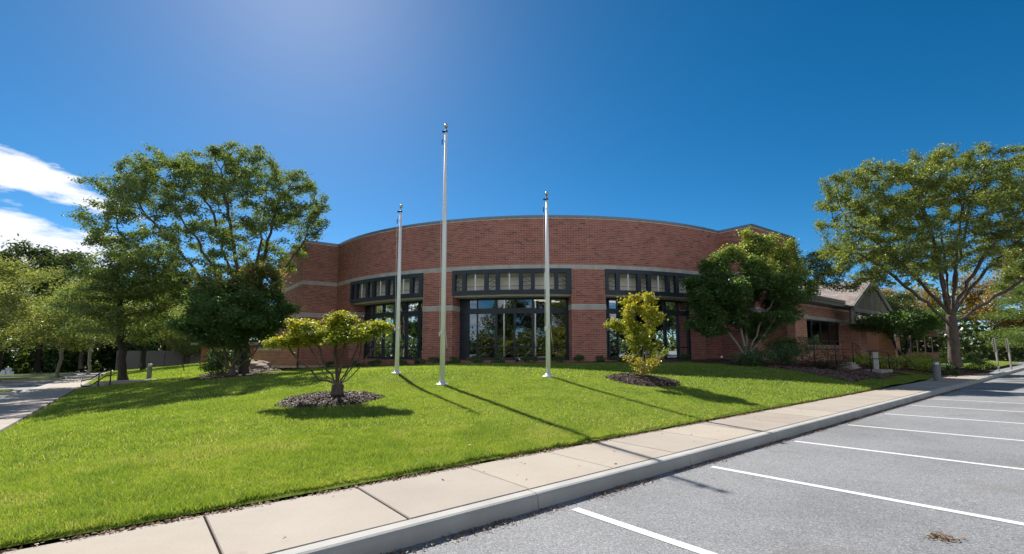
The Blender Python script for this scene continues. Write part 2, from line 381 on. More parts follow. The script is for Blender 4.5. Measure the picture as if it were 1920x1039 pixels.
# ------------------------------------------------------------------ ground sheets
def sheet(name, us, vs, zf, mat, kind='structure'):
    uu, vv = np.meshgrid(us, vs); X = uu * Ux - vv * Uy; Y = uu * Uy + vv * Ux; Z = zf(uu.ravel(), vv.ravel())
    nu, nv = len(us), len(vs); i = np.arange(nu - 1)[None] + nu * np.arange(nv - 1)[:, None]
    F = np.stack([i, i + 1, i + nu + 1, i + nu], -1).reshape(-1, 4)
    o = npmesh(name, np.c_[X.ravel(), Y.ravel(), Z], F, mat, smooth=True); return tag(o, kind=kind)
sheet('ground', np.linspace(-2500, 2500, 11), np.linspace(-2500, 2500, 11), lambda u, v: np.full(len(u), -3.2), solid('distant_ground', (.06, .075, .025), 1, var=.4, vscale=.05))
sheet('parking_lot', np.linspace(-90, 110, 41), np.linspace(-60, 85, 30), lambda u, v: zas(v), M['asphalt'])
LU = np.concatenate([np.linspace(-1.9, 32, 120), np.linspace(32.6, 75, 60)]); LVs = np.concatenate([np.linspace(5.17, 24, 90), np.linspace(24.5, 75, 80)])
def lawnz(u, v):
    z = huv(u, v)
    edge = np.minimum(1, np.minimum((v - 5.17) / .12, (u + 1.9) / .12)); return z - .03 * (1 - edge)
sheet('lawn', LU, LVs, lawnz, M['lawn'])

# parking bay lines
for k, u in enumerate((3.58, 6.28, 9.11, 11.94, 14.7, 17.45, 20.2, 22.95, 25.7, 28.45)):
    vs = np.linspace(3.42, -2.1, 12); w = .052
    V = []; 
    for v in vs:
        for s in (-1, 1): V.append((*xy(u + s * w - .03 * (3.4 - v) / 5, v), zas(v) + .004))
    F = [(2 * i, 2 * i + 1, 2 * i + 3, 2 * i + 2) for i in range(len(vs) - 1)]
    tag(npmesh('parking_line', V, np.array(F), M['paint']), kind='structure')

# kerb of separate stones and pavement of separate slabs
kerb = tag(bpy.data.objects.new('kerb', None), kind='structure'); COL.objects.link(kerb); ORG['kerb'] = np.zeros(3)
def kerb_stone(u0, u1, va=3.65, vb=3.81, h=.15, axis='u', parent=None):
    # profile: battered face, rounded nose
    prof = [(va, -.2), (va, 0), (va + .012, h - .035), (va + .03, h - .01), (va + .055, h), (vb, h), (vb, -.2)]
    V = []; 
    for u in (u0, u1):
        for v, z in prof:
            if axis == 'u': V.append((*xy(u, v), z + zas(va)))
            else: V.append((*xy(v, u), z + zas(u)))
    n = len(prof); q = [(i, i + 1, n + i + 1, n + i) for i in range(n - 1)]
    m = MB(); m.add(V, q); cap0 = list(range(n))
    P = np.array(V); m.add(P[:n], [(0, 1, 5, 6), (1, 2, 4, 5)], [(2, 3, 4)]); m.add(P[n:], [(6, 5, 1, 0), (5, 4, 2, 1)], [(4, 3, 2)])
    return m.build('kerb_stone', M['kerb'], parent)
for k in range(-3, 19):
    a = 3.30 + 2.84 * k; kerb_stone(a + .004, a + 2.84 - .004, parent=kerb)
pave = tag(bpy.data.objects.new('pavement', None), kind='structure'); COL.objects.link(pave); ORG['pavement'] = np.zeros(3)
def slab(u0, u1, v0, v1, ztop, parent, th=.12, mat='concrete', name='slab', tilt=0.0):
    m = MB(); b = .008; P = []
    zt = ztop if callable(ztop) else (lambda u, v: ztop)
    for (dz, ins) in ((-th, 0), (-b, 0), (0, b)):
        for u, v in ((u0 + ins, v0 + ins), (u1 - ins, v0 + ins), (u1 - ins, v1 - ins), (u0 + ins, v1 - ins)): P.append((*xy(u, v), zt(u, v) + dz + tilt * (u - u0)))
    q = []
    for l in (0, 4):
        for i in range(4): q.append((l + i, l + (i + 1) % 4, l + 4 + (i + 1) % 4, l + 4 + i))
    q.append((8, 9, 10, 11)); m.add(P, q)
    return m.build(name, M[mat], parent)
for k in range(-4, 36):
    a = .60 + 1.37 * k; g = .011 if k in (0, 5, 11) else .006
    if a < -3.7: continue
    if a > 40: break
    slab(a + g, a + 1.37 - g, 3.835, 5.05, .150, pave, tilt=random.uniform(-.003, .003))
tag(sheet('soil_strip', np.linspace(-3.6, 30, 60), np.array([3.80, 5.22]), lambda u, v: np.full(len(u), .105), M['soil']), kind='structure')
# path on the left, down towards the lower parking lot, laid in slabs
lpath = tag(bpy.data.objects.new('side_path', None), kind='structure'); COL.objects.link(lpath); ORG['side_path'] = np.zeros(3)
for k in range(0, 40):
    v = 5.06 + 1.5 * k
    slab(-3.55, -1.95, v + .006, v + 1.494, lambda u, v: .15 + zas(v), lpath)
lk = tag(bpy.data.objects.new('side_kerb', None), kind='structure'); COL.objects.link(lk); ORG['side_kerb'] = np.zeros(3)
def kstone_v(v0, v1, u0, u1, h=.15):
    m = MB(); P = []
    for dz in (-.2, h):
        for u, v in ((u0, v0), (u1, v0), (u1, v1), (u0, v1)): P.append((*xy(u, v), zas(v) + dz))
    m.hexa(P); return m.build('kerb_stone', M['kerb'], lk)
for k in range(20):
    v = 3.83 + 3 * k; kstone_v(v + .004, v + 2.996, -3.73, -3.56)

# ------------------------------------------------------------------ the curved brick building
CX, CY, RAD = 2.248, 43.70, 18.2
TH0 = -7.4
BASE = .55
bld = thing('brick_building', 'red brick building with long bowed front, stone bands and three dark framed windows', 'building', (2, 26, .85))
def arc(th, r, z): t = R(th); return (CX + r * math.sin(t), CY - r * math.cos(t), z)
BR = []       # bricks: x, y, z, angle of face tangent, half length
BL, BH, CO = .295, .090, .1016    # brick length, height, course
Z0 = .51
def course_bricks(fpos, length, z0, z1, holes, store, bond=.3048, trim0=True):
    """fpos(s)->(x,y,ang); holes: list of (s0,s1,z0,z1) left free"""
    k = 0; z = Z0
    while z + CO <= z1 + 1e-6:
        if z + CO * .5 > z0:
            off = (k % 2) * bond / 2; s = -off
            while s < length - 1e-6:
                a, b = max(s, 0), min(s + bond, length)
                segs = [(a, b)]
                for h0, h1, hz0, hz1 in holes:
                    if z + CO / 2 > hz0 and z + CO / 2 < hz1:
                        ns = []
                        for p, q in segs:
                            if q <= h0 or p >= h1: ns.append((p, q)); continue
                            if p < h0: ns.append((p, h0))
                            if q > h1: ns.append((h1, q))
                        segs = ns
                for p, q in segs:
                    if q - p > .04:
                        x, y, an = fpos((p + q) / 2); store.append((x, y, z + CO / 2, an, (q - p - .0098) / 2))
                s += bond
        z += CO; k += 1
def arcpos(th_a, r):
    def f(s): t = R(th_a) + s / r; return (CX + r * math.sin(t), CY - r * math.cos(t), t)
    return f
def linepos(p, q):
    d = math.hypot(q[0] - p[0], q[1] - p[1]); an = math.atan2(q[1] - p[1], q[0] - p[0])
    return (lambda s: (p[0] + (q[0] - p[0]) * s / d, p[1] + (q[1] - p[1]) * s / d, an)), d
def bricks_mesh(name, lst, mat, parent):
    B = np.array(lst); n = len(B); D = .005
    T = np.array([(-1, -D, -1), (1, -D, -1), (1, D, -1), (-1, D, -1), (-1, -D, 1), (1, -D, 1), (1, D, 1), (-1, D, 1)], float)
    X = T[None, :, 0] * B[:, None, 4]; Y = np.broadcast_to(T[None, :, 1], X.shape) + rng.uniform(-.0012, .0012, (n, 1)); Z = T[None, :, 2] * BH / 2
    ca, sa = np.cos(B[:, 3])[:, None], np.sin(B[:, 3])[:, None]
    V = np.stack([B[:, 0, None] + X * ca - Y * sa, B[:, 1, None] + X * sa + Y * ca, B[:, 2, None] + Z], -1).reshape(-1, 3)
    f = np.array([(0, 1, 5, 4), (1, 2, 6, 5), (3, 0, 4, 7), (4, 5, 6, 7), (3, 2, 1, 0)])
    F = (f[None] + 8 * np.arange(n)[:, None, None]).reshape(-1, 4)
    o = npmesh(name, V, F, mat, parent, attr=('tone', np.repeat(rng.random(n), 8))); return tag(o, kind='stuff')
def mortar_strip(m, pts, z0, z1, back=.004):
    """vertical skin along plan points"""
    P = []
    for x, y in pts: P += [(x, y, z0), (x, y, z1)]
    m.add(P, [(2 * i, 2 * i + 2, 2 * i + 3, 2 * i + 1) for i in range(len(pts) - 1)])
PAR, COPZ = 9.03, 8.90
B1b, B1t, B2b, B2t = 6.03, 6.25, 3.78, 4.04
THL, THR = -53.2, 36.2
WH = 10.6; WIN = [-34.6, TH0, 19.8]        # window centres in degrees
RW = 17.12                                  # glazing line
RB = RAD + .008                             # brick faces stand proud of the mortar skin
s_of = lambda th: R(th - THL) * RAD
LEN = s_of(THR)
holes = [(s_of(c - WH), s_of(c + WH), .98, B1b) for c in WIN]
allh = lambda: holes + [(-1, 99, B1b, B1t)] + [(-1, 99, B2b, B2t)]
course_bricks(arcpos(THL, RAD), LEN, BASE, COPZ, allh(), BR)
mor = MB()
def arcpts(a, b, r, n=None):
    n = n or max(2, int(abs(b - a) / 1.0) + 1); return [arc(t, r, 0)[:2] for t in np.linspace(a, b, n)]
edges = [THL] + [e for c in WIN for e in (c - WH, c + WH)] + [THR]
for i in range(0, 8, 2): mortar_strip(mor, arcpts(edges[i], edges[i + 1], RAD), BASE - .6, COPZ)
for c in WIN:
    mortar_strip(mor, arcpts(c - WH, c + WH, RAD), B1b - .02, COPZ); mortar_strip(mor, arcpts(c - WH, c + WH, RAD), BASE - .6, .98)
    for e, sgn in ((c - WH, 1), (c + WH, -1)):
        p, q = arc(e, RAD, 0)[:2], arc(e, RW - .1, 0)[:2]
        if sgn < 0: p, q = q, p
        pts = (p, q) if sgn > 0 else (p, q)
        f, d = linepos(*pts); mortar_strip(mor, pts, BASE - .6, B1b)
        course_bricks(f, d, BASE, 4.6, [(-1, 9, B2b, B2t)], BR)
# ends: radial fins and side walls
def pol(th, r): return arc(th, r, 0)[:2]
LF0, LF1 = pol(THL, RAD), pol(THL, RAD + 2.25)
RF0, RF1 = pol(THR, RAD), pol(THR, RAD + 2.1)
tl = (math.cos(R(THL)), math.sin(R(THL))); tr_ = (math.cos(R(THR)), math.sin(R(THR)))
LS = (LF1[0] - tl[0] * 9, LF1[1] - tl[1] * 9); RS = (RF1[0] + tr_[0] * 5.7, RF1[1] + tr_[1] * 5.7)
RB2 = (RS[0] - math.sin(R(THR)) * 8, RS[1] + math.cos(R(THR)) * 8)
WALLS = [(LF1, LF0), (LS, LF1), (RF0, RF1), (RF1, RS), (RS, RB2)]
for p, q in WALLS:
    f, d = linepos(p, q); course_bricks(f, d, .2 if p == LS else BASE, COPZ, [(-1, 99, B1b, B1t), (-1, 99, B2b, B2t)], BR); mortar_strip(mor, (p, q), -.4, COPZ)
mor.build('mortar_wall', M['mortar'], bld)
# the 300 bricks nearest the camera become single parts
Barr = np.array(BR); full = np.abs(Barr[:, 4] - (.3048 - .0098) / 2) < 1e-4
dist = np.where(full & (Barr[:, 2] < 6.0) & (Barr[:, 2] > 1.0), np.hypot(Barr[:, 0], Barr[:, 1]), 1e9)
near = np.argsort(dist)[:300]; rest = np.setdiff1d(np.arange(len(Barr)), near)
bricks_mesh('brickwork', Barr[rest], M['brick'], bld)
bm = MB(); bm.box((0, 0, 0), ((.3048 - .0098) / 2, .005, BH / 2)); bo = bm.build('brick', M['brick'], None)
first = True
for i in near:
    o = bo if first else bo.copy()
    if not first: COL.objects.link(o)
    first = False
    o.parent = bld; o.location = Vector(Barr[i, :3]) - bld.location; o.rotation_euler = (0, 0, Barr[i, 3])
# stone bands in pieces, coping in lengths
def curved_box(th0, th1, r0, r1, z0, z1, name, mat, parent, n=4, m=None):
    P = []; ths = np.linspace(th0, th1, n)
    for t in ths: P += [arc(t, r0, z0), arc(t, r1, z0), arc(t, r1, z1), arc(t, r0, z1)]
    q = []
    for i in range(n - 1):
        a, b = 4 * i, 4 * i + 4
        for k in range(4): q.append((a + k, a + (k + 1) % 4, b + (k + 1) % 4, b + k))
    q += [(3, 2, 1, 0), (4 * n - 4, 4 * n - 3, 4 * n - 2, 4 * n - 1)]
    if m is not None: m.add(P, q); return
    return MB().add(P, q).build(name, mat, parent)
def straight_box(p, q, out, back, z0, z1, name, mat, parent):
    dx, dy = q[0] - p[0], q[1] - p[1]; d = math.hypot(dx, dy); nx, ny = dy / d, -dx / d
    P = []
    for z in (z0, z1):
        for (a, o_) in ((p, out), (q, out), (q, -back), (p, -back)): P.append((a[0] + nx * o_, a[1] + ny * o_, z))
    return MB().hexa(P).build(name, mat, parent)
step = (THR - THL) / 19
for k in range(19):
    a = THL + k * step; curved_box(a + .012, a + step - .012, RAD - .1, RAD + .022, B1b + .003, B1t - .003, 'band_stone', M['stone'], bld)
for i in range(0, 8, 2):
    a, b = edges[i], edges[i + 1]; n = max(1, round((b - a) / 6.2))
    ia = .12 if i else 0; 
    for k in range(n): curved_box(a + (b - a) * k / n + (.012 if k else -.07 * (i > 0)), a + (b - a) * (k + 1) / n - .012 + (.08 if (k == n - 1 and i < 6) else 0), RAD - .1, RAD + .022, B2b + .003, B2t - .003, 'band_stone', M['stone'], bld)
for c in WIN:
    for e, sgn in ((c - WH, 1), (c + WH, -1)):
        p, q = pol(e, RAD - .105), pol(e, RW + .02)
        straight_box(p, q, .022 if sgn > 0 else .1, .1 if sgn > 0 else .022, B2b + .003, B2t - .003, 'band_stone', M['stone'], bld)
for (p, q) in WALLS:
    d = math.hypot(q[0] - p[0], q[1] - p[1]); n = max(1, round(d / 2.2))
    for zb, zt in ((B1b, B1t), (B2b, B2t)):
        for k in range(n):
            a = (p[0] + (q[0] - p[0]) * (k / n + .002), p[1] + (q[1] - p[1]) * (k / n + .002)); b = (p[0] + (q[0] - p[0]) * ((k + 1) / n - .002), p[1] + (q[1] - p[1]) * ((k + 1) / n - .002))
            straight_box(a, b, .022, .1, zb + .003, zt - .003, 'band_stone', M['stone'], bld)
    straight_box(p, q, .045, .3, COPZ + .005, PAR + .002, 'coping', M['coping'], bld)
for k in range(9):
    a = THL + k * (THR - THL) / 9; curved_box(a + .005, a + (THR - THL) / 9 - .005, RAD - .35, RAD + .045, COPZ, PAR, 'coping', M['coping'], bld, 5)
jm = MB()
for th in (-21.0, 6.2): curved_box(th - .035, th + .035, RAD, RAD + .0155, B1t, COPZ, '', None, None, 2, jm)
for th in (THL + .06, THR - .06): curved_box(th - .05, th + .05, RAD, RAD + .025, BASE, COPZ, '', None, None, 2, jm)
jm.build('expansion_joint', M['joint'], bld)
# roof deck and interior shell
deck = MB()
P = [arc(t, RAD - .3, PAR - .35) for t in np.linspace(THL, THR, 24)] + [(RB2[0], RB2[1], PAR - .35), (LS[0], LS[1] + 4, PAR - .35)]
deck.add(P + [(0, 38, PAR - .35)], tris=[(i, i + 1, len(P)) for i in range(len(P) - 1)] + [(len(P) - 1, 0, len(P))]); deck.build('roof_deck', M['coping'], bld)
it = MB()
for r_, z0, z1 in ((11.5, .8, 4.9),): mortar_strip(it, arcpts(-50, 36, r_, 30), z0, z1)
def annulus(m, r0, r1, z, a=-52, b=37, n=30):
    P = [];
    for t in np.linspace(a, b, n): P += [arc(t, r0, z), arc(t, r1, z)]
    m.add(P, [(2 * i, 2 * i + 1, 2 * i + 3, 2 * i + 2) for i in range(n - 1)])
annulus(it, 11.5, RW - .05, .98); annulus(it, 11.5, RW - .05, 4.62)
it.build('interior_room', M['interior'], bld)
for (th, r_, hw) in ((-2.2, 15.6, 1.7), (-.5, 15.2, 1.8), (.9, 14.7, 1.8), (15.5, 15.2, 1.5), (-33, 15.2, 1.5)):
    m = MB(); curved_box(th - hw, th + hw, r_, r_ + .13, 4.50, 4.56, '', None, None, 4, m); m.build('ceiling_light', M['lamp'], bld)

def glazed_window(c):
    a, b = c - WH, c + WH
    # header strip and back wall of the clerestory
    h = MB(); curved_box(a + .03, b - .03, RAD - .62, RAD - .56, 4.57, B1b, '', None, None, 12, h)
    jam = MB(); curved_box(a + .03, b - .03, RW - .02, RAD - .55, 4.535, 4.568, '', None, None, 12, jam); curved_box(a + .03, b - .03, RAD - .548, RAD - .2, 4.54, 4.62, '', None, None, 12, jam)
    fr = MB()
    def vbar(th, w, z0, z1, pr=.09): hwd = math.degrees(w / 2 / RW); curved_box(th - hwd, th + hwd, RW - .06, RW + pr, z0, z1, '', None, None, 2, fr)
    def hbar(z0, z1, pr=.086, a_=a, b_=b): curved_box(a_ + .02, b_ - .02, RW - .055, RW + pr, z0, z1, '', None, None, 14, fr)
    hbar(.98, 1.13, .05); hbar(3.63, 3.93, .084); hbar(4.42, 4.527, .082); hbar(1.69, 1.75, .04)
    mull = [c - 8.75, c - 6.95, c - 3.2, c + .35, c + 3.85, c + 7.2, c + 10.25]
    wid = [.07, .05, .13, .09, .13, .11, .12]
    for th, w in zip(mull, wid): vbar(th, w, 1.0, 4.50)
    curved_box(a + .03, c - 8.75, RW - .04, RW + .03, .99, 4.52, '', None, None, 3, fr)
    w = fr.build('window', M['steel'], bld)
    for i in range(6):
        t0, t1 = mull[i], mull[i + 1]
        for z0, z1 in ((1.12, 1.70), (1.74, 3.64), (3.92, 4.43)):
            m = MB(); curved_box(t0, t1, RW - .012, RW + .002, z0, z1, '', None, None, 2, m); m.build('pane', M['glass'], w)
    # clerestory truss
    f = MB(); r0, r1 = RAD - .14, RAD + .07
    zA, zB, zC, zD = 4.63, 4.86, 5.80, B1b - .005
    curved_box(a + .02, b - .02, r0, r1, zA, zB, '', None, None, 14, f); curved_box(a + .02, b - .02, r0, r1, zC, zD, '', None, None, 14, f)
    n_, w_, g_ = 1.35, 3.35, .71
    pos = a + .58; openings = []
    for k in range(7):
        wdt = n_ if k % 2 == 0 else w_; openings.append((pos, pos + wdt, k % 2)); pos += wdt + g_
    last = a + .02
    for (p, q, k) in openings:
        curved_box(last, p, r0, r1 - .003, zB, zC, '', None, None, 2, f); last = q
    curved_box(last, b - .02, r0, r1 - .003, zB, zC, '', None, None, 2, f)
    cl = f.build('clerestory', M['steel'], bld)
    h.build('back_panel', M['beige'], cl)
    jam.build('soffit', M['beige'], cl)
    for (p, q, k) in openings:
        for zz in ((5.60, 5.08) if k else (5.58, 5.32, 5.08)):
            m = MB(); curved_box(p, q, RAD - .045, RAD - .030, zz - .011, zz + .011, '', None, None, 2, m); m.build('tie_bar', M['steel'], cl)
        if k:
            x = arc((p + q) / 2, RAD - .02, 0); m = MB(); m.tube([(x[0], x[1], zB), (x[0], x[1], zC)], .032, 8)
            for zz in (5.60, 5.08): m.tube([(x[0], x[1], zz - .03), (x[0], x[1], zz + .03)], .05, 8)
            m.build('white_rod', M['white_metal'], cl)
        else:
            m = MB()
            for zz, s in ((5.08, 1), (5.32, 1), (4.9, 1)):
                m.bar(arc(p if (p + q) / 2 < c else q, RAD - .05, zz), arc(q if (p + q) / 2 < c else p, RAD - .05, zz + .22), .018)
            m.build('brace', M['steel'], cl)
for c in WIN: glazed_window(c)

# low brick screen wall to the left of the building
lw = thing('garden_wall', 'low brick garden wall with stone cap running left from the bowed building', 'wall', (-17.5, 31.5, .2))
LWB = []; pA, pB, pC = (-18.0, 33.0), (-15.6, 31.9), (-14.35, 31.55)
lm = MB()
for p, q, zt in ((pA, pB, 1.58), (pB, pC, 1.93)):
    f, d = linepos(p, q); course_bricks(f, d, 0, zt, [], LWB); mortar_strip(lm, (p, q), -.3, zt); straight_box(p, q, .03, .3, zt, zt + .08, 'wall_cap', M['stone'], lw)
lm.build('mortar_wall', M['mortar'], lw); bricks_mesh('brickwork', LWB, M['brick_tan'], lw)

# ------------------------------------------------------------------ right wing with hipped roof
def P3(u, v, z): return (*xy(u, v), z)
wing = thing('brick_wing', 'low brick wing with shingle roof and wide dark window right of the tall block', 'building', P3(33, 11, .8))
WV = 11.05; wu0, wu1 = 29.6, 41.0
WB = []; wm = MB()
f, d = linepos(xy(wu0, WV), xy(wu1, WV))
ww0, ww1 = 31.75, 38.2
course_bricks(f, d, .4, 4.30, [(ww0 - wu0, ww1 - wu0, 1.85, 3.46), (-1, 99, 3.46, 3.68)], WB)
mortar_strip(wm, (xy(wu0, WV), xy(ww0, WV)), 0, 4.4); mortar_strip(wm, (xy(ww1, WV), xy(wu1, WV)), 0, 4.4); mortar_strip(wm, (xy(ww0, WV), xy(ww1, WV)), 3.46, 4.4); mortar_strip(wm, (xy(ww0, WV), xy(ww1, WV)), 0, 1.85)
f, d = linepos(xy(wu1, WV), xy(wu1, WV + 8)); course_bricks(f, d, .4, 4.30, [], WB); mortar_strip(wm, (xy(wu1, WV), xy(wu1, WV + 8)), 0, 4.4)
f, d = linepos(xy(wu0, WV + 3), xy(wu0, WV)); course_bricks(f, d, .4, 4.30, [], WB); mortar_strip(wm, (xy(wu0, WV + 3), xy(wu0, WV)), 0, 4.4)
# corner pier and an engaged pier
for (a, b, zt, o_) in ((38.45, 39.9, 3.30, 1.1), (29.3, 31.0, 3.55, .45)):
    for p, q in ((xy(a, WV - o_), xy(b, WV - o_)), (xy(b, WV - o_), xy(b, WV)), (xy(a, WV), xy(a, WV - o_))):
        f, d = linepos(p, q); course_bricks(f, d, .2, zt, [], WB); mortar_strip(wm, (p, q), -.2, zt)
    m = MB(); m.box((*xy((a + b) / 2, WV - o_ / 2 - .02), zt + .06), ((b - a) / 2 + .06, o_ / 2 + .06, .06), UANG); m.build('pier_cap', M['stone'], wing)
wm.build('mortar_wall', M['mortar'], wing); bricks_mesh('brickwork', WB, M['brick_tan'], wing)
for k in range(5):
    a = wu0 + (wu1 - wu0) * k / 5; straight_box(xy(a + .005, WV), xy(a + (wu1 - wu0) / 5 - .005, WV), .03, .1, 3.47, 3.67, 'lintel_stone', M['stone'], wing)
wf = MB()
for u in (ww0, 33.3, 34.9, 36.5, ww1): wf.box((*xy(u, WV + .12), 2.66), (.05, .05, .80), UANG)
for z in (1.89, 3.42): wf.box((*xy((ww0 + ww1) / 2, WV + .12), z), ((ww1 - ww0) / 2, .045, .04), UANG)
wwin = wf.build('window', M['steel'], wing)
us = (ww0, 33.3, 34.9, 36.5, ww1)
for i in range(4):
    m = MB(); m.box((*xy((us[i] + us[i + 1]) / 2, WV + .12), 2.66), ((us[i + 1] - us[i]) / 2 - .05, .006, .74), UANG); m.build('pane', M['glass'], wwin)
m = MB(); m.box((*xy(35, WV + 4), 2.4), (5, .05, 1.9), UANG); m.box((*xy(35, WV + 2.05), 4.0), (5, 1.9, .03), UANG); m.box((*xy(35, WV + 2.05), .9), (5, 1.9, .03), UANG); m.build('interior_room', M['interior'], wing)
for u, v in ((36.2, WV + 1.6), (37.3, WV + 1.6)):
    m = MB(); m.box((*xy(u, v), 3.3), (.45, .06, .02), UANG); m.build('ceiling_light', M['lamp'], wing)
# eaves: stepped fascia
EV, EZ = WV - .75, 4.42
for (dv, z0, z1) in ((0, EZ, EZ + .20), (-.07, EZ + .203, EZ + .40)):
    m = MB(); m.box((*xy((29.0 + 37.0) / 2, EV + dv + .06), (z0 + z1) / 2), (4.0, .06, (z1 - z0) / 2), UANG); m.build('fascia', M['fascia'], wing)
m = MB(); m.box((*xy(33.65, WV - .3), EZ + .02), (4.6, .38, .015), UANG); m.build('soffit', M['fascia'], wing)
def shingles(quad, name, parent, course=.19, mat='shingle', lift=.012, tw=.33):
    """quad: eave-left, eave-right, ridge-right, ridge-left; overlapping courses of separate shingles joined as one part"""
    a, b, c, d = [np.array(p, float) for p in quad]; n = np.cross(b - a, d - a); n /= np.linalg.norm(n)
    if n[2] < 0: n = -n
    h = np.linalg.norm((d + c) / 2 - (a + b) / 2); nc = int(h / course); V = []; tone = []; F = []
    for k in range(nc):
        t0, t1 = k / nc, min(1, (k + 1.25) / nc)
        l0, r0, l1, r1 = a + (d - a) * t0, b + (c - b) * t0, a + (d - a) * t1, b + (c - b) * t1
        wl = np.linalg.norm(r0 - l0); ns = max(1, int(wl / tw))
        cuts = (np.arange(ns + 1) + (k % 2) * .5) / ns; cuts = np.clip(np.r_[0, cuts], 0, 1)
        for i in range(len(cuts) - 1):
            s0, s1 = cuts[i], cuts[i + 1]
            if s1 - s0 < 1e-4: continue
            g = .006 / wl; j = rng.uniform(.6, 1.5)
            p0, p1 = l0 + (r0 - l0) * (s0 + g) + n * lift * j, l0 + (r0 - l0) * (s1 - g) + n * lift * j
            p2, p3 = l1 + (r1 - l1) * (s1 - g), l1 + (r1 - l1) * (s0 + g); q0, q1 = p0 - n * .014, p1 - n * .014
            base = len(V); V += [p0, p1, p2 + n * .002, p3 + n * .002, q0, q1]; F += [(base, base + 1, base + 2, base + 3), (base + 4, base + 5, base + 1, base)]
            tone += [rng.random()] * 6
    o = npmesh(name, np.array(V), np.array(F), M[mat], parent, attr=('tone', tone)); return tag(o, kind='stuff')
def roofplane(quad, name, parent, course=.19):
    m = MB(); q = [np.array(p, float) for p in quad]; n = np.cross(q[1] - q[0], q[3] - q[0]); n /= np.linalg.norm(n); n = n if n[2] > 0 else -n
    m.hexa([p - n * .06 for p in q] + [p - n * .004 for p in q]); r = m.build(name, M['underside'], parent); shingles(quad, 'shingles', r, course); return r
# front slope (valley towards the gable)
roofplane((P3(29.0, EV - .02, EZ + .40), P3(36.95, EV - .02, EZ + .40), P3(41.7, 15.4, 6.3), P3(31.2, 15.4, 6.3)), 'roof', wing)
# gable porch
gp = thing('gable_porch', 'timber gable porch with slatted front and steep shingle roof over the entry', 'porch', P3(42.8, 10.2, .6))
GU0, GU1, GV, GE, GA = 36.9, 46.7, 9.9, 4.44, 6.66
GC = (GU0 + GU1) / 2
roofplane((P3(GU0, GV + 6, GE), P3(GU0, GV, GE), P3(GC, GV, GA), P3(GC, GV + 6, GA)), 'roof', gp)
roofplane((P3(GU1, GV, GE), P3(GU1, GV + 6, GE), P3(GC, GV + 6, GA), P3(GC, GV, GA)), 'roof', gp)
for u in (GU0, GU1):
    m = MB(); m.bar(P3(u, GV - .1, GE - .12), P3(GC, GV - .1, GA - .10), .10, .30); m.build('barge_board', M['fascia'], gp)
m = MB(); m.bar(P3(GU0 + .3, GV + .05, GE - .2), P3(GU1 - .3, GV + .05, GE - .2), .16, .26); m.build('tie_beam', M['wood'], gp)
m = MB(); m.bar(P3(GC, GV + .02, GE - .1), P3(GC, GV + .02, GA - .3), .2, .2); m.build('king_post', M['wood'], gp)
for i in range(26):
    u = GU0 + .55 + (GU1 - GU0 - 1.1) * i / 25
    top = GE + (GA - GE) * (1 - abs(u - GC) / (GC - GU0)) - .25
    if top - GE < .12 or abs(u - GC) < .15: continue
    m = MB(); m.bar(P3(u, GV + .04, GE - .1), P3(u, GV + .04, top), .085, .05); m.build('slat', M['slat'], gp)
for u in (GU0 + .35, GU0 + .75, GU1 - .35, GU1 - .75):
    m = MB(); m.bar(P3(u, GV + .12, 3.3), P3(u, GV + .12, GE - .22), .18, .18); m.build('post', M['wood'], gp)
for u0, s in ((GU0 + .8, 1), (GU1 - .8, -1)):
    pts = [P3(u0 + s * 1.3 * (1 - math.cos(a)), GV + .1, 3.3 + .8 * math.sin(a)) for a in np.linspace(0, 1.45, 8)]
    m = MB(); m.tube(pts, .09, 6); m.build('curved_brace', M['wood'], gp)
PB = []; m = MB(); m.add([P3(GU0 + .5, GV + 1.2, GE - .25), P3(GU1 - .5, GV + 1.2, GE - .25), P3(GC, GV + 1.2, GA - .2), P3(GU0 + .5, GV + 1.3, GE - .25), P3(GU1 - .5, GV + 1.3, GE - .25), P3(GC, GV + 1.3, GA - .2)], [(0, 1, 4, 3), (1, 2, 5, 4), (2, 0, 3, 5)], [(0, 2, 1), (3, 4, 5)]); m.build('shade_board', M['underside'], gp)  # dark board added so the open gable looks shaded behind its slats
pm = MB()
for a, b in ((GU1 - 1.2, GU1 - .1),):
    for p, q in ((xy(a, GV - .3), xy(b, GV - .3)), (xy(b, GV - .3), xy(b, GV + .7)), (xy(a, GV + .7), xy(a, GV - .3))):
        f, d = linepos(p, q); course_bricks(f, d, .2, 3.25, [], PB); mortar_strip(pm, (p, q), -.2, 3.25)
pr = pm.build('brick_pier', M['mortar'], gp); bricks_mesh('brickwork', PB, M['brick_tan'], pr)
m = MB(); m.box((*xy(43, 19), 2.4), (4.6, .1, 2.0), UANG); m.build('back_wall', M['brick_tan'], gp)

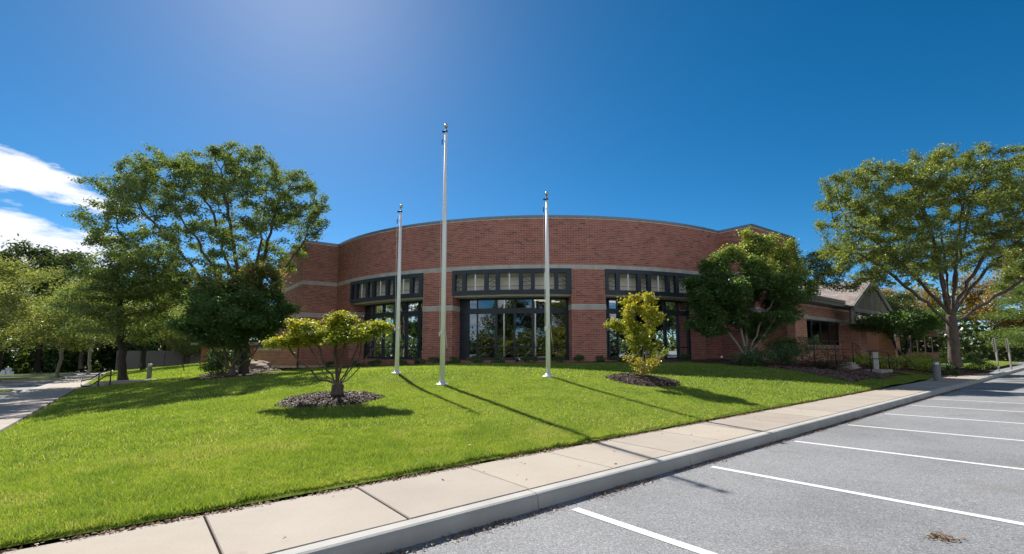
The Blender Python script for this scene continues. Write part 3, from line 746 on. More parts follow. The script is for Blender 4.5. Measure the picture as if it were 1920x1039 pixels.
# further wings behind the right trees
def far_block(name, label, u0, u1, v0, v1, zb, ze, zr, loc):
    t = thing(name, label, 'building', loc)
    m = MB(); m.box((*xy((u0 + u1) / 2, (v0 + v1) / 2), (zb + ze) / 2), ((u1 - u0) / 2, (v1 - v0) / 2, (ze - zb) / 2), UANG); m.build('wall', M['brick_tan'], t)
    vm = (v0 + v1) / 2; o_ = .9
    roofplane((P3(u0 - o_, v0 - o_, ze), P3(u1 + o_, v0 - o_, ze), P3(u1 - 1.5, vm, zr), P3(u0 + 1.5, vm, zr)), 'roof', t, .3)
    roofplane((P3(u0 - o_, v1 + o_, ze), P3(u0 - o_, v0 - o_, ze), P3(u0 + 1.5, vm, zr), P3(u0 + 1.5, vm + .01, zr)), 'roof', t, .3)
    m = MB(); m.box((*xy((u0 + u1) / 2, v0 - o_), ze - .12), ((u1 - u0) / 2 + o_, .06, .18), UANG); m.build('fascia', M['fascia'], t)
    for k in range(6):
        u = u0 + (u1 - u0) * (k + .5) / 6; m = MB(); m.box((*xy(u, v0 - .01), zb + 1.7), ((u1 - u0) / 16, .05, 1.0), UANG); w = m.build('window', M['steel'], t)
        m = MB(); m.box((*xy(u, v0 - .07), zb + 1.7), ((u1 - u0) / 17.5, .006, .92), UANG); m.build('pane', M['glass'], w)
far_block('brick_annex', 'far low brick annex with grey shingle roof seen beyond the big right tree', 57, 80, 12.5, 24, .5, 3.9, 6.4, P3(62, 13, .5))
far_block('shingled_annex', 'long grey shingle roof rising behind the timber gable porch', 48.5, 56, 17, 30, .5, 4.4, 7.3, P3(52, 18, .5))

# steps and raised walk at the right entry
def stair(name, label, blocks, loc):
    t = thing(name, label, 'steps', loc)
    for (u0, u1, v0, v1, z0, z1) in blocks:
        m = MB(); P = []
        for z in (z0, z1):
            for u, v in ((u0, v0), (u1, v0), (u1, v1), (u0, v1)): P.append(P3(u, v, z))
        m.hexa(P); m.build('step', M['concrete'], t)
    return t
stair('entry_steps', 'pale concrete entry steps beside the bollard light, right end of the front lawn',
      [(27.4, 29.3, 6.35, 8.1, .0, .62), (29.303, 29.9, 6.35, 8.1, .0, .40), (29.903, 33.5, 5.056, 8.1, -.1, .165)], P3(29.5, 7, .2))
stair('upper_steps', 'short upper flight of concrete steps at the foot of the brick corner pier',
      [(26.6, 27.2, 7.3, 8.6, .1, .98), (27.203, 27.6, 7.3, 8.6, .1, .86), (27.603, 28.0, 7.3, 8.6, .1, .74)], P3(27, 8, .6))
def railing(name, label, rails, posts, loc, r=.022):
    t = thing(name, label, 'handrail', loc)
    for pts in rails: MB().tube(pts, r, 8).build('rail', M['dark_metal'], t, smooth=True)
    for a, b in posts: MB().tube([a, b], r * 1.15, 8).build('post', M['dark_metal'], t, smooth=True)
    return t
def loop_end(p, q, d):   # rounded return joining upper and lower rail ends
    p = np.array(p); q = np.array(q); d = np.array(d); return [p, p + d * .7, p + d - (0, 0, .06), q + d + np.array((0, 0, .06)), q + d * .7, q]
v = 6.45
railing('entry_handrail', 'dark metal handrail with looped end descending the entry steps', [
    [P3(25.6, v, 1.52), P3(28.6, v, 1.52), P3(28.8, v, 1.50), P3(30.1, v, 1.08), P3(30.5, v, 1.06), P3(30.62, v, 1.02), P3(30.62, v, .74), P3(30.5, v, .70), P3(30.1, v, .72), P3(28.8, v, 1.14), P3(28.6, v, 1.16), P3(25.6, v, 1.16)]],
    [(P3(29.2, v, .6), P3(29.2, v, 1.36)), (P3(26.2, v, .6), P3(26.2, v, 1.52))], P3(29, v, .6))
v = 7.3
railing('hedge_handrail', 'thin black handrail running level behind the clipped hedge', [
    [P3(21, v, 1.95), P3(27.0, v, 1.95), P3(28.3, v, 1.60)], [P3(21, v, 1.6), P3(27.0, v, 1.6), P3(28.3, v, 1.25)]],
    [(P3(u, v, .9), P3(u, v, 1.95)) for u in (22, 24.5, 26.9)], P3(25, v, 1.0), .018)
pp = P3(28.9, 6.9, .60)
wp = thing('concrete_post', 'short square pale concrete post on the entry landing below the brick pier', 'post', pp)
m = MB(); m.box((pp[0], pp[1], pp[2] + .40), (.085, .085, .42), UANG); m.build('shaft', M['post_paint'], wp); m = MB(); m.box((pp[0], pp[1], pp[2] + .845), (.10, .10, .022), UANG); m.build('cap', M['stone'], wp)

# left steps with the double handrail
def lz(v): return .15 + zas(v)
stair('path_steps', 'low concrete steps climbing from the left path under the dark handrail', [(-1.75, -1.3, 31.2, 33.4, -.7, lz(33) + .14), (-1.297, -.85, 31.2, 33.4, -.7, lz(33) + .27), (-.847, 2.2, 31.3, 33.3, -.7, lz(33) + .30)], P3(-1, 32, -.4))
v = 31.1; b0 = lz(33)
railing('path_handrail', 'dark double handrail with looped ends sloping down to the left path', [
    [P3(-.74, v, b0 + .99), P3(-.85, v, b0 + .97), P3(-1.40, v, b0 + .50), P3(-1.62, v, b0 + .47), P3(-1.72, v, b0 + .43), P3(-1.74, v, b0 + .33), P3(-1.72, v, b0 + .21), P3(-1.62, v, b0 + .16), P3(-1.40, v, b0 + .18), P3(-.85, v, b0 + .64), P3(-.70, v, b0 + .66), P3(-.56, v, b0 + .70), P3(-.52, v, b0 + .83), P3(-.56, v, b0 + .95), P3(-.74, v, b0 + .99)]],
    [(P3(-1.10, v, b0 - .1), P3(-1.10, v, b0 + .76)), (P3(-.66, v, b0), P3(-.66, v, b0 + .98))], P3(-1.1, v, b0), .026)

# ------------------------------------------------------------------ flagpoles
def flagpole(x, y, h, r0, r1, label, cleat_side=1):
    z = hz(x, y) - .02
    t = thing('flagpole', label, 'flagpole', (x, y, z), 'flagpoles on the front lawn')
    MB().tube([(x, y, z), (x, y, z + h * .55), (x, y, z + h)], [r0, r0 * .86, r1], 20).build('pole', M['alu'], t, smooth=True)
    MB().lathe((x, y, z), [(r0 * 2.6, .0), (r0 * 2.6, .025), (r0 * 1.9, .05), (r0 * 1.25, .075), (r0 * 1.1, .11)], 24).build('flash_collar', M['white_metal'], t, smooth=True)
    br = max(.052, r1 * 1.5); zc = z + h + .13 + br
    MB().tube([(x, y, z + h), (x, y, z + h + .14)], r1 * .32, 8).build('spindle', M['dark_metal'], t)
    ang = np.linspace(-1.5, 1.5, 14); MB().lathe((x, y, zc), [(br * math.cos(a), br * math.sin(a)) for a in ang], 20).build('ball', M['gold'], t, smooth=True)
    m = MB(); m.lathe((x, y, z + h - .03), [(r1 * 1.25, 0), (r1 * 1.25, .05), (r1 * .7, .07)], 14); m.bar((x, y, z + h + .005), (x - .12, y - .02, z + h - .02), .05, .05); m.build('truck', M['dark_metal'], t)
    zc2 = z + 1.55
    rope = [(x - .12, y - .02, z + h - .03), (x - .105, y - .05, z + h * .6), (x - r0 * 1.25, y - .04, zc2)]
    MB().tube(rope, .006, 5).build('halyard', M['rope'], t)
    MB().tube([(x - .115, y - .02, z + h - .45), (x - .113, y - .02, z + h - .28)], .016, 6).build('snap_hook', M['dark_metal'], t)
    m = MB(); m.bar((x - r0 * .8, y - .05, zc2), (x - r0 * 1.25, y - .06, zc2), .03); m.bar((x - r0 * 1.25, y - .06, zc2 - .07), (x - r0 * 1.25, y - .06, zc2 + .07), .022); m.build('cleat', M['alu'], t)
    pts = [(x - r0 * 1.1, y - r0, zc2), (x + .01, y - r0 * 1.2, zc2 + .04), (x + r0 * 1.1, y - r0 * .9, zc2 + .12), (x + r0 * 1.3, y - r0 * .7, zc2 - .12), (x + r0 * 1.75, y - r0 * .7, zc2 - .42)]
    MB().tube(pts, .009, 5).build('rope_tail', M['rope'], t)
    return t
flagpole(-2.13, 14.5, 8.08, .082, .042, 'tallest flagpole, silver with gold ball, in the middle of the lawn')
flagpole(-3.96, 16.3, 5.72, .074, .040, 'shorter flagpole nearest the small spreading yellow tree, left of the tall one')
flagpole(1.16, 15.2, 5.86, .075, .040, 'shorter flagpole standing before the centre window, right of the tall one')

# ------------------------------------------------------------------ bollard lights, spotlights and small furniture
def bollard(x, y, z, h, r, label):
    t = thing('bollard_light', label, 'bollard', (x, y, z), 'round bollard lights along the paths')
    MB().lathe((x, y, z), [(r, -.05), (r, h * .82)], 20).build('shaft', M['bollard'], t, smooth=False)
    MB().lathe((x, y, z), [(r * .8, h * .82), (r * .8, h * .93)], 20).build('lens', M['lens'], t)
    MB().lathe((x, y, z), [(r, h * .93), (r, h * .97), (r * .6, h)], 20).build('cap', M['bollard'], t)
    m = MB()
    for k in range(4):
        a = k * math.pi / 2 + .4; m.tube([(x + r * .9 * math.cos(a), y + r * .9 * math.sin(a), z + h * .82), (x + r * .9 * math.cos(a), y + r * .9 * math.sin(a), z + h * .93)], .012, 5)
    m.build('guard', M['bollard'], t)
bx = (19.75, 22.05); bollard(bx[0], bx[1], .14, .92, .145, 'round grey bollard light at the right end of the pavement by the entry')
bxl = (-21.4, 28.0); bollard(bxl[0], bxl[1], hz(*bxl), .86, .12, 'grey bollard light on the left lawn beside the dark tree trunk')
def spotlight(x, y, z, label, rz):
    t = thing('ground_spotlight', label, 'spotlight', (x, y, z), 'spotlights in the planting')
    MB().tube([(x, y, z - .1), (x, y, z + .12)], .012, 6).build('stake', M['dark_metal'], t)
    d = np.array([math.cos(rz), math.sin(rz), .5]); c = np.array([x, y, z + .17]); MB().tube([c - d * .1, c - d * .02, c + d * .1], [.04, .065, .07], 10).build('housing', M['dark_metal'], t)
    MB().tube([c + d * .1, c + d * .11], [.062, .06], 10).build('lens', M['lens'], t)
spotlight(10.75, 24.2, hz(10.75, 24.2) + .05, 'small ground spotlight in the mulch left of the big right dogwood', 4.2)
spotlight(.25, 21.6, hz(.25, 21.6), 'small ground spotlight on the shaded grass under the centre window', -.6)
sx = (-25.2, 36.5); sz = hz(*sx); st = thing('marker_stake', 'small dark leaning stake alone on the sunny grass slope at left', 'stake', (*sx, sz))
MB().tube([(sx[0], sx[1], sz - .05), (sx[0] - .15, sx[1], sz + .42)], .03, 6).build('stake', M['dark_metal'], st); MB().tube([(sx[0] - .15, sx[1], sz + .42), (sx[0] - .2, sx[1], sz + .5)], .05, 6).build('head', M['dark_metal'], st)

# white blocks in the lower lot
for k, (dx, dy, dz, w, h, lab) in enumerate(((0, 0, 0, .62, .8, 'white block at the left end of the row in the far lot'), (.75, .1, 0, .5, .95, 'second white block from the left in the far lot'), (1.4, .0, 0, .55, 1.0, 'tallest white block near the middle of the far lot row'), (2.05, .1, 0, .5, .85, 'fourth white block from the left in the far lot'), (2.7, .0, 0, .6, .7, 'lowest white block at the right end of the far lot row'), (1.3, .75, 0, .7, 1.35, 'large white crate standing behind the row of white blocks'))):
    w *= .6; h *= .58; x, y = -57.7 + dx * .66, 53 + dy * .7; z = zas(touv(x, y)[1])
    t = thing('white_crate', lab, 'crate', (x, y, z), 'white crates stacked in the far lot')
    m = MB(); m.box((x, y, z + h / 2 + .04), (w / 2, w / 2, h / 2 - .04), .2 * k); m.build('body', M['white'], t)
    m = MB(); m.box((x, y, z + .04), (w / 2 + .03, w / 2 + .03, .04), .2 * k); m.build('base', M['stone'], t)

# two posts by the far right kerb and two leaning stakes in the planting
for (u, v, h, lab) in ((50.1, 4.6, 2.3, 'left of two weathered wooden posts beside the far right kerb'), (53.4, 4.2, 2.3, 'right of two weathered wooden posts beside the far right kerb')):
    x, y = xy(u, v); z = hz(x, y); t = thing('sign_post', lab, 'post', (x, y, z), 'posts by the far kerb')
    m = MB(); m.bar((x, y, z - .2), (x - .08, y, z + h), .10, .08); m.build('post', M['wood'], t); m = MB(); m.bar((x - .05, y + .07, z + h - 1.0), (x - .08, y + .07, z + h), .03, .15); m.build('sign_board', M['wood'], t)
for (u, v, du, lab) in ((34.6, 7.2, -.25, 'thin stake leaning left in the shrub bed'), (36.6, 7.0, .18, 'thin stake leaning right in the shrub bed, nearer the big tree')):
    a = P3(u, v, hz(*xy(u, v))); t = thing('garden_stake', lab, 'stake', a, 'stakes in the shrub bed')
    MB().tube([a, P3(u + du, v, a[2] + 1.95)], .022, 6).build('stake', M['bark_pale'], t); MB().tube([P3(u + du, v, a[2] + 1.93), P3(u + du - .02, v, a[2] + 2.03)], .04, 6).build('cap', M['bark_pale'], t)

# ------------------------------------------------------------------ planting beds (mounds of chips)
EXC = []     # circles where no grass grows
def chips(name, pts, size, mat, parent=None):
    n = len(pts); a = rng.uniform(0, 2 * np.pi, n); til = rng.normal(0, .35, (n, 2)); s = size * rng.uniform(.5, 1.5, (n, 1)); w = rng.uniform(.25, .6, (n, 1))
    d = np.c_[np.cos(a), np.sin(a), til[:, 0]] * s; e = np.c_[-np.sin(a), np.cos(a), til[:, 1]] * s * w
    V = np.stack([pts - d - e, pts + d - e * .6, pts + d * .9 + e, pts - d * .8 + e * .8], 1).reshape(-1, 3)
    F = np.arange(4 * n).reshape(-1, 4)
    o = npmesh(name, V, F, mat, parent, attr=('tint', np.repeat(rng.beta(1.6, 2.2, n), 4))); return tag(o, kind='stuff')
M['chip'] = leafmat('mulch_chip', [(0, (.022, .015, .012)), (.4, (.075, .052, .044)), (.8, (.16, .12, .105)), (1, (.30, .25, .22))], .0, .03)
M['chip_red'] = leafmat('red_mulch_chip', [(0, (.035, .02, .016)), (.4, (.11, .065, .05)), (.8, (.20, .125, .10)), (1, (.34, .25, .21))], .0, .03)
def ring(cx, cy, rx, label, h=.10, nchip=2600, ry=None, chipsize=.022):
    ry = ry or rx; EXC.append((cx, cy, rx * .97, ry * .97))
    rr = np.linspace(0, 1, 9); aa = np.linspace(0, 2 * np.pi, 41)[:-1]
    wob = 1 + .05 * np.sin(3 * aa + 1) + .03 * np.sin(7 * aa)
    X = cx + rr[:, None] * rx * np.cos(aa) * wob; Y = cy + rr[:, None] * ry * np.sin(aa) * wob
    u, v = touv(X.ravel(), Y.ravel()); Z = huv(u, v) + (h * (1 - rr ** 2.2) + .012)[:, None].repeat(40, 1).ravel() - .06 * (rr > .99)[:, None].repeat(40, 1).ravel()
    i = np.arange(8)[:, None] * 40 + np.arange(40)[None]; j = np.arange(8)[:, None] * 40 + (np.arange(40)[None] + 1) % 40
    F = np.stack([i, j, j + 40, i + 40], -1).reshape(-1, 4)
    o = npmesh('mulch_bed', np.c_[X.ravel(), Y.ravel(), Z], F, M['mulch'], smooth=True); tag(o, kind='structure')
    q = np.sqrt(rng.random(nchip)); a = rng.uniform(0, 2 * np.pi, nchip); w = 1 + .05 * np.sin(3 * a + 1) + .03 * np.sin(7 * a)
    x = cx + q * rx * np.cos(a) * w; y = cy + q * ry * np.sin(a) * w; u, v = touv(x, y)
    chips('mulch_chips', np.c_[x, y, huv(u, v) + h * (1 - q ** 2.2) + .018], chipsize, M['chip'], o)
ring(-4.48, 11.75, 1.22, '', .10, 5200)
ring(4.15, 15.15, 1.16, '', .16, 4200)
ring(-14.1, 23.9, 2.3, '', .04, 2200, 1.6, .03)
ring(-15.6, 28.3, 3.0, '', .15, 2200, 2.4, .05)
ring(11.4, 24.6, 2.0, '', .06, 2200, 1.5, .03)
def bed(name, us, vs, dz, mat, chipmat, nchip=4000, edge=None, size=.04):
    o = sheet(name, us, vs, lambda u, v: huv(u, v) + dz, M[mat])
    u = rng.uniform(us[0], us[-1], nchip); v = rng.uniform(vs[0], vs[-1], nchip); x, y = u * Ux - v * Uy, u * Uy + v * Ux
    c = chips('mulch_chips', np.c_[x, y, huv(u, v) + dz + .01], size, M[chipmat], o)
    return o
bed('entry_bed', np.linspace(21.5, 31, 30), np.linspace(5.9, 11, 20), .03, 'mulch_red', 'chip_red', 5000)
bed('shrub_bed', np.linspace(33.52, 45, 30), np.linspace(4.3, 11, 20), .03, 'mulch_red', 'chip_red', 6000)
# bed along the foot of the bowed front
bm_ = MB(); ths = np.linspace(THL + 2, THR - .5, 60); P = []
for t in ths:
    for r_ in (RAD + .0, RAD + .9, RAD + 1.7):
        x, y, _ = arc(t, r_, 0); P.append((x, y, hz(x, y) + (.05 if r_ < RAD + 1.5 else -.03)))
bm_.add(P, [(3 * i + k, 3 * i + 1 + k, 3 * i + 4 + k, 3 * i + 3 + k) for i in range(59) for k in (0, 1)]); tag(bm_.build('foundation_bed', M['mulch'], smooth=True), kind='structure')

# grass islands in the left lot
def island(u0, u1, v0, v1, name):
    sh = sheet(name, np.linspace(u0 + .15, u1 - .15, 14), np.linspace(v0 + .15, v1 - .15, 5), lambda u, v: zas(v) + .17 + .05 * np.sin((v - v0) / (v1 - v0) * np.pi), M['lawn'])
    for (a, b, c, d) in ((u0, u1, v0, v0 + .15), (u0, u1, v1 - .15, v1), (u0, u0 + .15, v0 + .15, v1 - .15), (u1 - .15, u1, v0 + .15, v1 - .15)):
        m = MB(); P = []
        for dz in (-.1, .15):
            for u, v in ((a, c), (b, c), (b, d), (a, d)): P.append((*xy(u, v), zas(v) + dz))
        m.hexa(P); m.build('kerb_stone', M['kerb'], sh)
    return sh
island(-24, -4.0, 31.5, 33.6, 'grass_island'); island(-13, -4.2, 52.5, 58.0, 'grass_island'); island(-12, -4.2, 66, 69, 'grass_island'); island(-60, -14, 72, 80, 'grass_island')
for k in range(10):
    u = -8 - 2.8 * k; V = []
    for v in (59, 64.5):
        for s in (-.06, .06): V.append((*xy(u + s, v), zas(v) + .004))
    tag(npmesh('parking_line', V, np.array([(0, 1, 3, 2)]), M['paint']), kind='structure')

# ------------------------------------------------------------------ vegetation builders
def leaves(name, P, size, mat, parent, droop=.25, up=.5, aspect=.5, tint=None, spread=1.0):
    n = len(P); nrm = rng.normal(0, 1, (n, 3)) * spread; nrm[:, 2] = np.abs(nrm[:, 2]) + up; nrm /= np.linalg.norm(nrm, axis=1)[:, None]
    d = rng.normal(0, 1, (n, 3)); d[:, 2] -= droop * 2; d -= nrm * (d * nrm).sum(1)[:, None]; d /= np.linalg.norm(d, axis=1)[:, None] + 1e-9
    e = np.cross(nrm, d); s = (size * rng.uniform(.6, 1.35, n))[:, None]
    fold = nrm * s * .12
    V = np.stack([P - d * s * .5, P + e * s * aspect * .5 + fold, P + d * s * .5, P - e * s * aspect * .5 + fold], 1).reshape(-1, 3)
    i = 4 * np.arange(n); F = np.concatenate([np.stack([i, i + 1, i + 2], 1), np.stack([i, i + 2, i + 3], 1)])
    t = rng.beta(2, 2, n) if tint is None else np.clip(tint, 0, 1)
    return npmesh(name, V, F, M[mat], parent, attr=('tint', np.repeat(t, 4)))
def colonize(starts, att, step=.35, di=4.0, dk=.7, iters=120, grav=0.0, jitter=.12):
    """space colonisation: starts = list of (pos, parent index); returns points and parents"""
    pos = [np.array(p, float) for p, _ in starts]; par = [q for _, q in starts]
    att = np.array(att, float); alive = np.ones(len(att), bool)
    dm = np.full(len(att), 1e9); im = np.zeros(len(att), int); new = list(range(len(pos)))
    for _ in range(iters):
        Pn = np.array([pos[i] for i in new]); D = np.linalg.norm(att[:, None] - Pn[None], axis=2); k = D.argmin(1); d = D[np.arange(len(att)), k]
        b = d < dm; dm[b] = d[b]; im[b] = np.array(new)[k[b]]
        alive &= dm > dk
        act = alive & (dm < di)
        if not act.any(): break
        ids = np.unique(im[act]); new = []
        pa = np.array(pos)
        for i in ids:
            sel = act & (im == i); v = att[sel] - pa[i]; v /= np.linalg.norm(v, axis=1)[:, None] + 1e-9
            g = v.mean(0); g[2] += grav; g += rng.normal(0, jitter, 3)
            if par[i] >= 0: 
                w = pa[i] - pa[par[i]]; g += .35 * w / (np.linalg.norm(w) + 1e-9)
            g /= np.linalg.norm(g) + 1e-9
            pos.append(pa[i] + g * step); par.append(i); new.append(len(pos) - 1)
        if len(pos) > 9500: break
    return np.array(pos), np.array(par)
def skeleton_mesh(name, pos, par, mat, parent, r_base, r_tip, ns=6, flare=1.3):
    n = len(pos); kids = [[] for _ in range(n)]
    for i, p in enumerate(par):
        if p >= 0: kids[p].append(i)
    tips = np.zeros(n)
    for i in range(n - 1, -1, -1):
        if not kids[i]: tips[i] = 1
        if par[i] >= 0: tips[par[i]] += tips[i]
    root = tips.max(); ex = math.log(max(root, 2)) / math.log(r_base / r_tip); rad = r_tip * tips ** (1 / ex)
    # long runs taper a little as well
    dirs = np.zeros((n, 3)); m = par >= 0; dirs[m] = pos[m] - pos[par[m]]
    for i in range(n):
        if par[i] < 0: dirs[i] = dirs[kids[i][0]] if kids[i] else (0, 0, 1)
    dirs /= np.linalg.norm(dirs, axis=1)[:, None] + 1e-9
    ref = np.where(np.abs(dirs[:, 2:3]) < .9, np.array([[0, 0, 1.]]), np.array([[1., 0, 0]])); ref = np.tile(np.array([[.31, .95, .05]]), (n, 1))
    X = np.cross(dirs, ref); X /= np.linalg.norm(X, axis=1)[:, None] + 1e-9; Y = np.cross(dirs, X)
    ch = np.where(m)[0]; pr = par[ch]
    main = np.zeros(n, bool)
    for i in range(n):
        if kids[i]: main[max(kids[i], key=lambda k: tips[k])] = True
    a = 2 * np.pi * np.arange(ns) / ns; c, s = np.cos(a), np.sin(a)
    rs = np.where(main[ch], rad[pr], np.minimum(rad[pr] * .75, rad[ch] * 1.15)); 
    isroot = par[pr] < 0; rs = np.where(isroot & main[ch], rs * flare, rs)
    bx = np.where(main[ch][:, None], X[pr], X[ch]); by = np.where(main[ch][:, None], Y[pr], Y[ch])
    R0 = pos[pr][:, None] + rs[:, None, None] * (bx[:, None] * c[None, :, None] + by[:, None] * s[None, :, None])
    R1 = pos[ch][:, None] + rad[ch][:, None, None] * (X[ch][:, None] * c[None, :, None] + Y[ch][:, None] * s[None, :, None])
    V = np.concatenate([R0, R1], 1).reshape(-1, 3); k = np.arange(ns); q = np.stack([k, (k + 1) % ns, ns + (k + 1) % ns, ns + k], 1)
    F = (q[None] + (2 * ns) * np.arange(len(ch))[:, None, None]).reshape(-1, 4)
    o = npmesh(name, V, F, mat, parent, smooth=True); return o, rad, tips
def ellipsoid_pts(c, r, n, shell=0.0):
    v = rng.normal(0, 1, (n, 3)); v /= np.linalg.norm(v, axis=1)[:, None]; q = (shell + (1 - shell) * rng.random(n)) ** (1 / 3 if shell == 0 else 1)
    return np.array(c) + v * q[:, None] * np.array(r)
def trunkline(base, top, n=4, wob=.05):
    b = np.array(base, float); t = np.array(top, float); out_ = []
    for k in range(n + 1):
        p = b + (t - b) * k / n
        if 0 < k < n: p[:2] += rng.normal(0, wob, 2)
        out_.append((p, k - 1))
    return out_
def tree(name, label, base, starts, att, leafmat_, bark, nleaf, lsize, r_base, r_tip=.010, sigma=.28, step=.35, dk=.65, di=4.0, maxrad=.03, group=None, cat='tree', droop=.25, up=.5, aspect=.5, tintf=None, grav=0, jitter=.12, flare=1.3, ns=6, prune=None):
    t = thing(name, label, cat, tuple(base), group)
    pos, par = colonize(starts, att, step, di, dk, grav=grav, jitter=jitter)
    tr, rad, tips = skeleton_mesh('trunk', pos, par, M[bark], t, r_base, r_tip, ns, flare)
    cand = np.where(rad < maxrad)[0]
    if len(cand) == 0: cand = np.arange(len(pos))
    i = rng.choice(cand, nleaf); dirs = pos[i] - pos[np.maximum(par[i], 0)]
    P = pos[i] - dirs * rng.random((nleaf, 1)) + rng.normal(0, 1, (nleaf, 3)) * np.array(sigma)
    if prune is not None: P = P[prune(P)]
    tint = tintf(P) if tintf else None
    leaves('crown', P, lsize, leafmat_, t, droop, up, aspect, tint)
    return t
def clump_attractors(boxc, boxr, ncl, per, cr, flat=.5, low_cut=None, shell=.55):
    """attractors gathered in clumps so the crown has gaps"""
    c = ellipsoid_pts(boxc, boxr, ncl, shell); 
    if low_cut is not None: c = c[low_cut(c)]
    return np.concatenate([ellipsoid_pts(p, (cr, cr, cr * flat), per) for p in c])

def vase(b, hf, n, ends, rise=.55, wob=.05):
    """trunk to height hf, then n long limbs bending outwards to the given end points"""
    L_ = trunkline(b, np.array(b) + (0, 0, hf), 4, .03); f = len(L_) - 1
    for e in ends:
        e = np.array(e, float); s0 = L_[f][0] if rng.random() < .5 else L_[f - 1][0]; pi = f if s0 is L_[f][0] else f - 1
        c = s0 + (e - s0) * .5; c[2] = s0[2] + (e[2] - s0[2]) * rise; c[:2] = s0[:2] + (e[:2] - s0[:2]) * .38
        prev = pi; k_ = max(5, int(np.linalg.norm(e - s0) / .55))
        for k in range(1, k_ + 1):
            t = k / k_; p = s0 * (1 - t) ** 2 + 2 * c * t * (1 - t) + e * t * t
            if k < k_: p = p + rng.normal(0, wob, 3)
            L_.append((p, prev)); prev = len(L_) - 1
    return L_
# --- left locust: vase of limbs, behind the dogwood
b = np.array((-15.2, 27.0, .15))
att = clump_attractors((-17.9, 27.2, 8.7), (7.2, 5.2, 4.7), 540, 7, .5, .45, lambda c: (c[:, 2] > 4.9 + .36 * np.maximum(0, 3.0 - np.abs(c[:, 0] + 15.6))) & ((c[:, 0] < -13.2) | (c[:, 2] > 8.0)), .55)
att = np.concatenate([att, clump_attractors((-15.8, 27, 12.3), (2.6, 2.4, 1.5), 50, 7, .5, .5), clump_attractors((-12.6, 27, 10.3), (1.7, 2.2, 1.6), 50, 7, .5, .5), clump_attractors((-21.0, 27, 5.8), (3.6, 2.6, 1.6), 44, 7, .5, .4), clump_attractors((-19.6, 27, 11.6), (2.4, 2.4, 1.3), 44, 7, .5, .4)])
ends = [(-22.5, 26.5, 8.2), (-20.5, 28.5, 9.6), (-20.2, 25.2, 9.0), (-18.6, 27.5, 11.0), (-16.6, 26.0, 11.2), (-15.4, 28.6, 10.8), (-13.6, 26.5, 9.9), (-12.6, 28.0, 8.2), (-21.5, 27.8, 6.2)]
tree('locust_tree', 'tall spreading locust tree with feathery green crown left of the brick building', b, vase(b, 1.7, 9, ends), att, 'leaf_locust_cool', 'bark', 92000, .15, .27, .0075, (.15, .15, .10), .34, .42, 4, .012, up=.5, droop=.1, aspect=.45, grav=.05)
# --- right locust
b = np.array((25.3, 27.0, .58))
att = clump_attractors((26.8, 27.0, 8.5), (9.0, 5.6, 4.6), 640, 7, .5, .4, lambda c: c[:, 2] > 5.4 + .40 * np.maximum(0, 4.2 - np.abs(c[:, 0] - 26.5)), .4)
att = np.concatenate([att, clump_attractors((21.4, 27, 10.9), (3.2, 3.0, 2.0), 100, 7, .5, .45), clump_attractors((25.8, 27, 12.3), (3.6, 3.0, 1.2), 60, 7, .5, .4), clump_attractors((30.5, 27, 11.6), (3.4, 3.2, 1.8), 80, 7, .5, .45), clump_attractors((19.4, 26.5, 6.4), (2.6, 2.5, 1.7), 70, 7, .5, .4), clump_attractors((33, 27, 6.4), (3, 3, 1.4), 40, 7, .5, .4)])
ends = [(19.6, 26.4, 7.2), (21.0, 28.4, 9.2), (22.6, 25.4, 10.2), (24.6, 27.6, 11.4), (26.2, 25.6, 11.0), (28.0, 28.2, 11.2), (29.8, 26.0, 10.4), (31.6, 27.6, 9.0), (33.2, 26.6, 7.4), (27.2, 29.2, 9.0)]
tree('locust_tree', 'tall spreading locust tree with thick fissured trunk by the right kerb', b, vase(b, 2.9, 10, ends), att, 'leaf_locust', 'bark', 150000, .145, .27, .0075, (.15, .15, .10), .34, .42, 4, .012, up=.5, droop=.1, aspect=.45, grav=.05, flare=1.3, ns=9)
# --- left dogwood, dense and dark
def dog_t(P, zc, zr, k=.5): return rng.beta(2, 3, len(P)) * .65 + np.clip((P[:, 2] - zc) / zr, 0, 1) * k * rng.random(len(P))
b = np.array((-14.2, 24.0, hz(-14.2, 24.0)))
att = np.concatenate([clump_attractors((-14.0, 24.0, 3.3), (2.7, 2.0, 2.1), 44, 26, .72, .38, lambda c: c[:, 2] > 1.5, .55), clump_attractors((-12.8, 24.2, 5.0), (1.3, 1.2, 1.0), 12, 20, .5, .6), clump_attractors((-15.4, 24.0, 4.8), (.8, .8, .6), 6, 18, .45, .6)])
def multi(b, h0, ends):
    L_ = trunkline(b, b + (0, 0, h0), 2, .01)
    for e in ends:
        e = np.array(e, float); prev = 2; s0 = L_[2][0]; k_ = 5
        for k in range(1, k_ + 1):
            t = k / k_; p = s0 + (e - s0) * t + np.array([0, 0, -.12 * math.sin(t * 3.14)]) + rng.normal(0, .025, 3); L_.append((p, prev)); prev = len(L_) - 1
    return L_
st = multi(b, .25, [b + v_ for v_ in ((-1.2, .1, 1.5), (-.5, -.3, 1.9), (.1, .4, 2.0), (.6, -.2, 1.8), (1.3, .1, 1.5))])
tree('dogwood_tree', 'dense dark green dogwood with many stems before the left locust', b, st, att, 'leaf_dogwood', 'bark', 98000, .135, .17, .008, (.22, .22, .13), .26, .42, 4, .03, up=.9, droop=.4, aspect=.6, tintf=lambda P: np.where((P[:, 2] > 4.3) & (rng.random(len(P)) < .45 * np.clip((P[:, 2] - 4.3) / 1.2, 0, 1)), .9 + .1 * rng.random(len(P)), dog_t(P, 4.4, 3.0, .4)))
